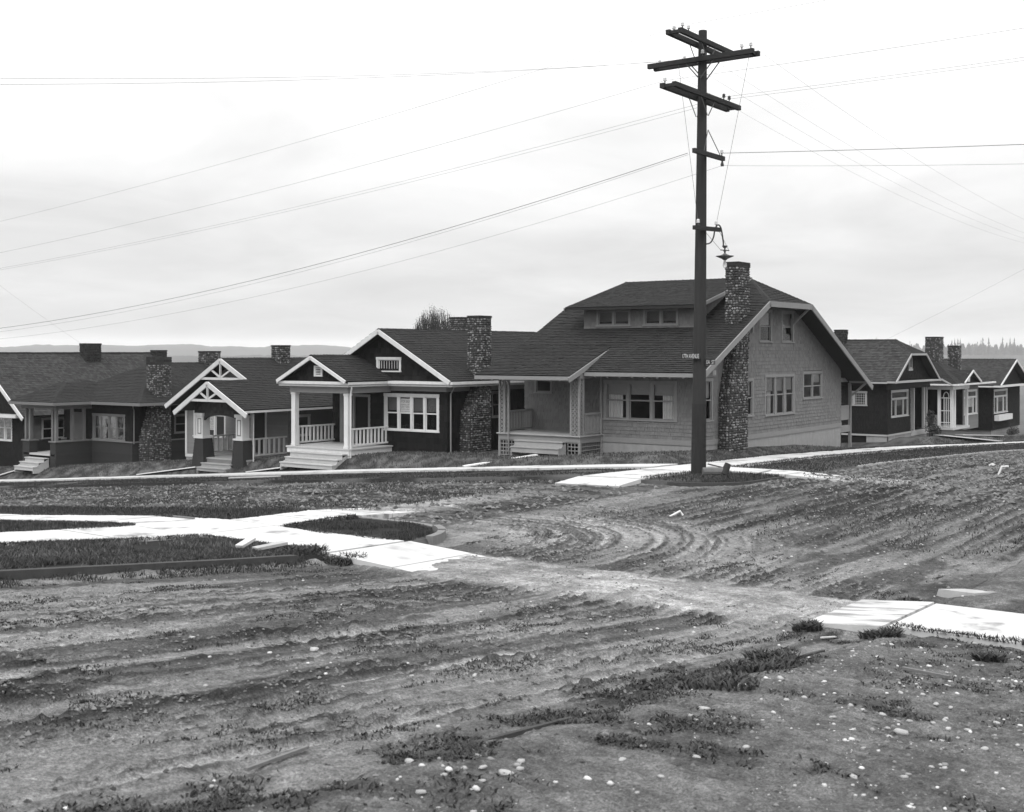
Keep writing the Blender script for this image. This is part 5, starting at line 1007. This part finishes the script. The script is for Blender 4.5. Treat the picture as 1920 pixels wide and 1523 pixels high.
m = MB(); m.box(79.78, 83.6, 22.48, 22.7, 1.281, 1.5); m.box(79.78, 80.0, 22.7, 25.2, 1.281, 1.5); m.build('porch_beam', WHITE, h)
m = MB(); m.box(79.82, 79.9, 23.46, 24.95, -1.0, -.42); m.box(79.8, 79.93, 23.46, 24.95, -.419, -.36); m.build('parapet', W7, h)
tr = MB(); t0 = 22.68
for y in (22.80, 22.93, 23.06): tr.box(79.87, 79.9, y - .02, y + .02, -1.15, .8)
for z in (-.85, -.1, .72): tr.box(79.865, 79.905, 22.68, 23.27, z, z + .05)
for a, b in zip(np.linspace(0, math.pi, 9), np.linspace(0, math.pi, 9)[1:]): tr.bar((79.885, 22.93 + .17 * math.cos(a), .80 + .32 * math.sin(a)), (79.885, 22.93 + .17 * math.cos(b), .80 + .32 * math.sin(b)), .04, .04)
tr.build('trellis', WHITE, h)
e7 = 1.68; roof_slope(h, [(79.2, 22.1, e7), (79.2, 34, e7), (83.5, 34, 3.0), (83.5, 24.6, 3.0)]); roof_slope(h, [(87.8, 22.1, e7), (87.8, 34, e7), (83.5, 34, 3.0), (83.5, 24.6, 3.0)]); roof_slope(h, [(79.2, 22.1, e7), (87.8, 22.1, e7), (83.5, 24.6, 3.0)])
roof_slope(h, [(80.55, 22.0, e7), (80.55, 26, e7), (82.6, 26, 2.5), (82.6, 22.0, 2.5)], name='porch_roof'); roof_slope(h, [(84.65, 22.0, e7), (84.65, 26, e7), (82.6, 26, 2.5), (82.6, 22.0, 2.5)], name='porch_roof')
wall(h, FY(22.2), [(80.8, e7), (84.4, e7), (82.6, 2.42)], [], W6, .15, name='gable_wall'); m = MB(); FY(22.2).box(m, 82.0, 82.5, 1.75, 2.3, 0, .05); m.build('gable_vent', WHITE, h)
m = MB(); m.bar((80.6, 21.96, e7 + .02), (82.6, 21.96, 2.46), .05, .12); m.bar((84.6, 21.96, e7 + .02), (82.6, 21.96, 2.46), .05, .12); m.build('barge_board', WHITE, h); m = MB(); m.box(79.15, 88.4, 21.98, 22.5, 1.55, 1.66); m.box(79.15, 79.8, 22.5, 34, 1.55, 1.66); m.build('cornice', WHITE, h)
chimney(h, [(1.5, 86.0, 87.1, 25.2, 26.1), (4.75, 86.0, 87.1, 25.2, 26.1)], .08)

# house 8
h = thing('flower_box_cottage', (91, 23, zb(91, 23)), 'dark cottage at the right edge with white window and flower box', 'house')
f = FX(91); s = FY(22.9)
wall(h, s, [(91, -1.9), (99, -1.9), (99, 1.3), (91, 1.3)], [window(h, s, 91.4, 95.2, -.75, 1.0, 3, WHITE, .13, .13, .5, [0, .3, 0], transom=.36, single=True, ratio=[.55, 1, .55])], W6, .15); wall(h, f, [(22.9, -1.9), (34, -1.9), (34, 1.3), (22.9, 1.3)], [], W6, .15)
shell(h, 91.1, 99, 23, 34, -1.9, 1.3, W6); m = MB(); m.box(91.1, 99, 23, 34, -3.4, -1.9); m.build('foundation', FOUND, h)
m = MB(); m.box(91.4, 95.2, 22.5, 22.85, -1.25, -.85); bx = m.build('flower_box', WHITE, h)
roof_slope(h, [(90.3, 22.2, 1.3), (90.3, 35, 1.3), (95, 35, 3.15), (95, 22.2, 3.15)], ROOFL, .19); roof_slope(h, [(99.7, 22.2, 1.3), (99.7, 35, 1.3), (95, 35, 3.15), (95, 22.2, 3.15)]); ridge_cap(h, (95, 22.2, 3.16), (95, 35, 3.16))
wall(h, FY(22.6), [(91.5, 1.35), (98.5, 1.35), (95, 2.95)], [], W6, .15, name='gable_wall'); m = MB(); m.bar((90.4, 22.15, 1.3), (95, 22.15, 3.08), .05, .14); m.bar((99.6, 22.15, 1.3), (95, 22.15, 3.08), .05, .14); m.build('barge_board', WHITE, h); m = MB(); m.box(90.2, 99.8, 22.1, 22.6, 1.18, 1.3); m.box(90.2, 90.9, 22.6, 35, 1.18, 1.27); m.build('cornice', WHITE, h)
chimney(h, [(.8, 89.6, 90.4, 24.9, 25.6), (4.15, 89.6, 90.4, 24.9, 25.6)], .08)
# ------------------------------------------------------------------ utility pole
PX, PY = 35.1, 17.8; PZ = zb(PX, PY); TOP = 13.92
lean = lambda z: (PX + .10 * (z - PZ) / 14, PY - .10 * (z - PZ) / 14, z)
h = thing('utility_pole', (PX, PY, PZ), 'tall dark wooden utility pole with five crossarms at the street corner', 'utility pole')
m = MB(); zs = np.linspace(2.0, TOP, 14); m.tube([lean(z) for z in zs], [.215 - .083 * (z - 2) / 12 for z in zs], 14); m.build('shaft', POLE, h, smooth=False)
m = MB(); m.tube([lean(PZ - .4), lean(.6), lean(2.05)], [.245, .235, .224], 14); m.build('tarred_butt', mat('tarred_wood', .026, .8, .3, 9, stretch=(1, 1, .06), bump=.008, bscale=20), h)
def insulator(parent, p, s=1.0, mt=None):
    m = MB(); m.lathe(p, [(.018, 0), (.018, .10), (.012, .11)], 6); k = m.build('insulator_pin', IRON, parent)
    m = MB(); q = (p[0], p[1], p[2] + .09); m.lathe(q, [(.03 * s, 0), (.055 * s, .01), (.055 * s, .045), (.034 * s, .055), (.05 * s, .07), (.05 * s, .10), (.03 * s, .125)], 10); m.build('insulator', mt or PORC, parent, smooth=False)
def crossarm(c, ax, half, z, w_=.13, hh=.15, gap=.21, double=True, drop=0):
    ax = Vector(ax).normalized(); sd = Vector((-ax.y, ax.x, 0)); m = MB()
    for sg in ((-1, 1) if double else (-1,)):
        e = sd * (gap * sg); m.bar(Vector((c[0], c[1], z)) - ax * half + e, Vector((c[0], c[1], z)) + ax * half + e, w_, hh)
    if double:
        for q in (-1, 1): m.bar(Vector((c[0], c[1], z)) + ax * (half - .12) * q - sd * (gap - w_ / 2), Vector((c[0], c[1], z)) + ax * (half - .12) * q + sd * (gap - w_ / 2), .1, .1)
    a = m.build('crossarm', ARM, h)
    if drop:
        for sg in ((-1, 1) if double else (-1,)):
            for q in (-1, 1):
                m = MB(); e = sd * (gap * sg); m.bar(Vector((c[0], c[1], z - .05)) + ax * (drop * .85 * q) + e, Vector((c[0], c[1], z - drop)) + sd * (.2 * sg) + ax * (.03 * q), .012, .035); m.build('arm_brace', IRON, h)
    return a
c1 = lean(13.5); crossarm(c1, (1, 0, 0), 1.95, 13.5, drop=.6)
c2 = lean(12.98); crossarm(c2, (0, 1, 0), 1.85, 12.98, drop=.6)
c3 = lean(11.8); crossarm(c3, (1, 0, 0), 2.3, 11.8, drop=.6)
c4 = lean(9.95); crossarm(c4, (1, 0, 0), 1.05, 9.95, .11, .14, .26, False)
dv = Vector((math.cos(R(-16)), math.sin(R(-16)), 0)); c5 = lean(7.60); crossarm(c5, dv, .62, 7.60, .10, .13, .27, False)
for sx in (-1, 1): m = MB(); m.bar((c4[0] + .05, c4[1] - .2, 10.75), (c4[0] + .85 * sx * (.45 if sx < 0 else 1), c4[1] - .27, 9.98), .012, .03); m.build('arm_brace', IRON, h)
for x, y in ((-1.75, -.2), (-1.55, .2), (-1.35, -.2), (.85, .2)): insulator(h, (c1[0] + x, c1[1] + y, 13.57))
for x, y in ((.2, 1.65), (.2, .75), (-.2, -.1), (-.2, -1.45), (-.2, -1.75)): insulator(h, (c2[0] + x, c2[1] + y, 13.05))
for x, y in ((-.4, .2), (1.15, -.2), (1.55, -.2), (-2.1, .2)): insulator(h, (c3[0] + x, c3[1] + y, 11.87), 1.0, IRON if x > -1 else None)
insulator(h, (c4[0] + .92, c4[1] - .26, 10.02)); m = MB(); m.lathe((c4[0] + .95, c4[1] - .26, 9.70), [(.05, 0), (.06, .05), (.02, .18)], 8); m.build('cable_clamp', IRON, h)
l5 = Vector(c5) + Vector((dv.y, -dv.x, 0)) * .27
for t in (-.42, .42): q = l5 + dv * t; insulator(h, (q.x, q.y, 7.66))
g0 = Vector(c5) - Vector((0, 0, .45)); nk = Vector((dv.y, -dv.x, 0)) * .08; C_ = lambda t, z: tuple(g0 + nk + dv * t + Vector((0, 0, z)))
def spline(pts, n=6):
    P = [Vector(p) for p in pts]; P = [P[0] * 2 - P[1]] + P + [P[-1] * 2 - P[-2]]; o = []
    for i in range(1, len(P) - 2):
        for k in range(n):
            t = k / n; a, b, c, d = P[i - 1:i + 3]; o.append(.5 * ((2 * b) + (c - a) * t + (2 * a - 5 * b + 4 * c - d) * t * t + (3 * b - a - 3 * c + d) * t ** 3))
    return o + [P[-2]]
m = MB(); m.tube(spline([C_(.15, -.02), C_(.36, .04), C_(.5, .22), C_(.58, .5), C_(.72, .63), C_(.86, .52), C_(.96, .12), C_(.97, -.02)]), .024, 8); gn = m.build('lamp_bracket', IRON, h)
lp = Vector(C_(1.04, -.02)); m = MB(); m.lathe(lp + Vector((0, 0, -.24)), [(.03, 0), (.03, .05), (.05, .06), (.05, .09), (.025, .1), (.025, .16), (.06, .17), (.06, .2), (.09, .21), (.09, .235), (.02, .25)], 12); m.bar(lp + dv * -.2 + Vector((0, 0, -.15)), lp + dv * .2 + Vector((0, 0, -.15)), .03, .03); m.build('lamp_head', IRON, h)
m = MB(); m.lathe(lp + Vector((0, 0, -.45)), [(.05, -.02), (.09, .02), (.29, .105), (.295, .115), (.16, .135), (.06, .18), (.04, .2)], 20); m.build('lamp_shade', IRON, h)
gm = bpy.data.materials.new('bulb_glass'); gm.use_nodes = True; pb = gm.node_tree.nodes['Principled BSDF']; pb.inputs['Base Color'].default_value = (.8, .8, .8, 1); pb.inputs['Roughness'].default_value = .1; pb.inputs['Transmission Weight'].default_value = .6
m = MB(); m.lathe(lp + Vector((0, 0, -.72)), [(.01, 0), (.05, .02), (.068, .08), (.055, .16), (.035, .24), (.04, .28)], 12); m.build('bulb', gm, h, smooth=True)
# street name boards on the pole
SG = mat('sign_black', .03, .6, .1, 4.0)
f = FX(34.86); m = MB(); f.box(m, 17.60, 18.27, 3.47, 3.66, 0, .03); sg = solo(m, 'street_sign', SG, (34.85, 17.9, 3.47), 'black street board lettered AVENUE on the pole', 'street sign')
sign_text(sg, f, 17.60, 18.27, 3.47, 3.66, .034, [('17TH AVENUE', .5, .72)], WHITE, True)
f = FY(17.55); m = MB(); f.box(m, 35.05, 35.72, 3.29, 3.46, 0, .03); sg = solo(m, 'street_sign', SG, (35.3, 17.55, 3.29), 'small black street board under the other on the pole', 'street sign')
sign_text(sg, f, 35.05, 35.72, 3.29, 3.46, .034, [('EA  ST', .5, .72)], WHITE)
# ------------------------------------------------------------------ wires
WIRE = mat('copper_wire', .10, .6, .1, 4.0)
def wire(a, b, sag, r, label, n=26):
    a = Vector(a); b = Vector(b); m = MB(); m.tube([a.lerp(b, t) - Vector((0, 0, 4 * sag * t * (1 - t))) for t in np.linspace(0, 1, n)], r, 5)
    return solo(m, 'overhead_wire', WIRE, tuple(a), label, 'wire', 'wires strung from the utility pole')
y0 = c3[1]
for x, yo, tx in ((-2.1, .2, 'outermost'), (1.15, -.2, 'middle'), (1.55, -.2, 'innermost')):
    X = c3[0] + x; wire((X, y0 + yo, 11.98), (X, 75, 7.3), .7, .0042, tx + ' wire of the third crossarm running down the left street'); wire((X, y0 + yo, 11.98), (X, -32, 13.6), .5, .0042, tx + ' wire of the third crossarm running off to the right')
wire((c1[0] - 1.75, c1[1] - .2, 13.68), (c1[0] - 1.75, 75, 8.7), .6, .0042, 'single wire of the top crossarm running down the left street'); wire((c1[0] - 1.75, c1[1] - .2, 13.68), (c1[0] - 1.75, -30, 15.2), .4, .0042, 'single wire of the top crossarm running off to the right')
for k, (y, t) in enumerate(((1.65, 'far left'), (.75, 'left'), (-.1, 'right'), (-1.75, 'far right'))): wire((c2[0], c2[1] + y, 13.15), (95, c2[1] + y * .9, 11.0), 1.0, .0032, t + ' wire of the second crossarm along the right street')
wire((c2[0], c2[1] + 1.65, 13.15), (-2, 36, 9.0), .75, .0042, 'upper level wire crossing the sky to the left'); wire((c2[0], c2[1] + .75, 13.1), (-2, 35.4, 8.55), .75, .0042, 'lower level wire crossing the sky to the left')
wire((c4[0] - .95, c4[1], 9.9), (34.4, 78, 4.4), 1.7, .009, 'thick sagging cable running down the left street'); wire((c4[0] - .9, c4[1], 9.86), (34.6, 78, 4.25), 1.75, .0042, 'thin wire close under the thick sagging cable'); wire((c4[0] + .95, c4[1] - .26, 9.72), (36.4, 78, 4.1), 1.75, .0042, 'lowest sagging wire running down the left street')
wire((c4[0] + .92, c4[1] - .26, 10.12), (34.6, -16, 8.35), .25, .009, 'thick cable leaving the small crossarm to the right'); wire((c4[0] + .95, c4[1] - .26, 9.72), (34.6, -16, 7.75), .35, .0042, 'thin wire under the thick cable on the right')
q = l5 + dv * -.42; wire((c2[0] - .2, c2[1] + .75, 12.9), (q.x, q.y, 7.76), -.02, .006, 'left drop wire down to the lamp crossarm', 12); q = l5 + dv * .42; wire((c2[0] - .2, c2[1] - 1.75, 13.1), (q.x, q.y, 7.76), .02, .006, 'right drop wire down to the lamp crossarm', 12)
q = l5 + dv * -.42; wire((q.x, q.y, 7.74), tuple(lp + dv * -.2 + Vector((0, 0, -.15))), .0, .006, 'slanting lead from the left insulator to the lamp', 6); q = l5 + dv * .42; wire((q.x, q.y, 7.74), tuple(lp + dv * .2 + Vector((0, 0, -.15))), .0, .006, 'short lead from the right insulator to the lamp', 6)
wire((47.9, 68.0, 4.1), (33.6, 58, 8.6), .1, .003, 'faint service wire above the far left chimney', 8); wire((71, 24.3, 4.2), (60, 10, 9.5), .1, .004, 'faint service wire rising from the clipped gable roof', 8)

# ------------------------------------------------------------------ trees and shrubs
BARK = mat('tree_bark', .05, .9, .3, 6.0); LEAF = mat('young_leaf', .06, .8, .3, 3.0, island=.5)
def tree(loc, H, spread, label, seed, leaves=1400, lev=6):
    rn = random.Random(seed); t = thing('bare_tree', loc, label, 'tree'); m = MB(); tips = []
    def grow(p, d, L, r, k):
        q = p + d * L * .5 + Vector((rn.uniform(-.06, .06), rn.uniform(-.06, .06), 0)) * L; e = p + d * L; m.tube([p, q, e], [r, r * .82, r * .65], 5 if k > 2 else 3, False)
        if k == 0: tips.append((p, e)); return
        for i in range(rn.choice((2, 3, 3))):
            v = Vector((rn.gauss(0, 1), rn.gauss(0, 1), rn.gauss(.2, .6))).normalized(); nd = (d * .9 + v * spread).normalized()
            if nd.z < 0: nd.z *= -.3
            grow(p + d * L * rn.uniform(.65, 1), nd, L * rn.uniform(.62, .82), r * .62, k - 1)
    b = Vector(loc); grow(b, Vector((0, 0, 1)), H * .27, H * .014, lev); m.build('trunk', BARK, t)
    g = MB()
    for i in range(leaves):
        a, e = rn.choice(tips); p = a.lerp(e, rn.uniform(.2, 1.15)) + Vector((rn.gauss(0, .05), rn.gauss(0, .05), rn.gauss(0, .05))); u = Vector((rn.gauss(0, 1), rn.gauss(0, 1), rn.gauss(0, 1))).normalized(); v = u.orthogonal().normalized(); s_ = rn.uniform(.03, .075)
        g.quad(p - u * s_, p - v * s_ * .5, p + u * s_, p + v * s_ * .5)
    g.build('crown', LEAF, t, 'stuff'); return t
def bush_tree(loc, top, rx, label, seed, twigs=420):
    """round crown of upright budding twigs on one trunk"""
    rn = random.Random(seed); t = thing('bare_tree', loc, label, 'tree'); b = Vector(loc); fork = Vector((b.x, b.y, top - 4.2)); m = MB(); m.tube([b, b.lerp(fork, .5) + Vector((.1, 0, 0)), fork], [.2, .16, .13], 7); g = MB()
    for i in range(twigs):
        a = rn.random() * 6.283; q = rn.random() ** .5; hgt = 2.3 + 1.9 * math.sqrt(max(0, 1 - q * q)) * rn.uniform(.35, 1.0); e = Vector((b.x + rx * q * math.cos(a), b.y + rx * q * math.sin(a), fork.z + hgt)); md = fork.lerp(e, .5) + Vector((math.cos(a), math.sin(a), 0)) * rx * q * .35 + Vector((rn.gauss(0, .2), rn.gauss(0, .2), rn.gauss(0, .15)))
        pts = spline([fork, md, e], 5); m.tube(pts, [.028 * (1 - k / len(pts)) + .007 for k in range(len(pts))], 3, False)
        for k in range(22):
            p_ = pts[rn.randrange(3, len(pts))] + Vector((rn.gauss(0, .10), rn.gauss(0, .10), rn.gauss(0, .12))); u = Vector((rn.gauss(0, 1), rn.gauss(0, 1), rn.gauss(0, 1))).normalized(); v = u.orthogonal().normalized(); s_ = rn.uniform(.025, .05); g.quad(p_ - u * s_, p_ - v * s_ * .5, p_ + u * s_, p_ + v * s_ * .5)
    m.build('trunk', BARK, t); g.build('crown', LEAF, t, 'stuff'); return t
bush_tree((66.1, 53.8, zb(66, 53.7)), 6.95, 1.5, 'budding bare tree showing above the white trimmed cottage roof', 4)
tree((133, 34.5, zb(133, 34.5)), 11.5, .7, 'hazy leafy tree behind the rightmost roof', 9, 2600); tree((128, 38, zb(128, 38)), 9.5, .7, 'smaller hazy tree left of the rightmost tree', 21, 1500)
def shrub(loc, lumps, label, n=1500):
    t = thing('shrub', loc, label, 'shrub'); g = MB(); b = Vector(loc)
    for i in range(n):
        cx, cy, cz, r = random.choice(lumps); d = Vector((random.gauss(0, 1), random.gauss(0, 1), random.gauss(0, 1))).normalized() * r * random.random() ** .4; p = b + Vector((cx, cy, cz)) + d
        u = Vector((random.gauss(0, 1), random.gauss(0, 1), random.gauss(0, 1))).normalized(); v = u.orthogonal().normalized(); s_ = random.uniform(.03, .07); g.quad(p - u * s_, p - v * s_ * .6, p + u * s_, p + v * s_ * .6)
    g.build('foliage', GRASS, t, 'stuff'); m = MB()
    for i in range(5): m.tube([b + Vector((random.uniform(-.1, .1), random.uniform(-.1, .1), -.05)), b + Vector((random.uniform(-.3, .3), random.uniform(-.3, .3), .9))], [.025, .01], 5)
    m.build('stem', BARK, t)
shrub((74.3, 22.2, zb(74.3, 22.2)), [(0, 0, .45, .42), (.1, .05, .95, .34), (-.1, 0, 1.35, .24), (.5, -.1, .35, .35), (.9, -.1, .25, .25)], 'dark bushy shrub at the porch of the clipped gable house')
shrub((94.0, 22.2, zb(94, 22.2)), [(0, 0, .2, .3), (-.8, 0, .2, .3), (.8, 0, .2, .3)], 'low dark shrub under the flower box', 700)
# plank walk of the right hand houses
m = MB()
plank('walk_plank', (74.6, 22.0), (84.0, 20.9), .9, .06, PALEB, 'long plank walk in front of the clipped gable house', lift=.05); plank('walk_plank', (80.5, 22.3), (88.0, 21.6), .5, .05, BOARD, 'narrow plank walk before the white porch', lift=.05)
# far wood of conifers on the rise: one mass
g = MB(); rn = random.Random(5)
for i in range(1500):
    a = R(rn.uniform(4, 26)); d = rn.uniform(2700, 3400); tall = rn.random() < .05; H = rn.uniform(28, 42) if tall else rn.uniform(15, 27); x, y = d * math.cos(a), d * math.sin(a); z = rn.uniform(-6, -2); r = H * rn.uniform(.10, .15) if tall else H * rn.uniform(.26, .4)
    g.add([(x - .4, y, z), (x + .4, y, z), (x, y + .4, z), (x, y, z + H)], [(0, 1, 3), (1, 2, 3), (2, 0, 3)])
    for k in range(5):
        z0 = z + H * (.12 + .17 * k); z1 = z0 + H * .26; rr = r * (1 - k * .18) * rn.uniform(.7, 1.25); n = 6; t0 = rn.random() * 6
        vs = [(x + rr * rn.uniform(.7, 1.2) * math.cos(t0 + q * 1.047), y + rr * rn.uniform(.7, 1.2) * math.sin(t0 + q * 1.047), z0 + rn.uniform(-.03, .03) * H) for q in range(n)] + [(x, y, min(z1, z + H))]
        g.add(vs, [(q, (q + 1) % n, n) for q in range(n)])
tag(g.build('conifer_wood', mat('conifer_needles', .03, .9, .3, .2, island=.3), None, 'stuff'), 'far hazy line of conifers beyond the right hand roofs', 'wood')
# ------------------------------------------------------------------ the air between here and the hills
m = MB(); m.box(-6500, 6500, -6500, 6500, -95, 75); hm = bpy.data.materials.new('haze_air'); hm.use_nodes = True; t = hm.node_tree; t.nodes.remove(t.nodes['Principled BSDF'])
pv = t.nodes.new('ShaderNodeVolumePrincipled'); pv.inputs['Color'].default_value = (.96, .96, .96, 1); pv.inputs['Density'].default_value = .00015; pv.inputs['Anisotropy'].default_value = 0.0
t.links.new(pv.outputs[0], t.nodes['Material Output'].inputs['Volume'])
hb = m.build('haze', hm, None, 'stuff')
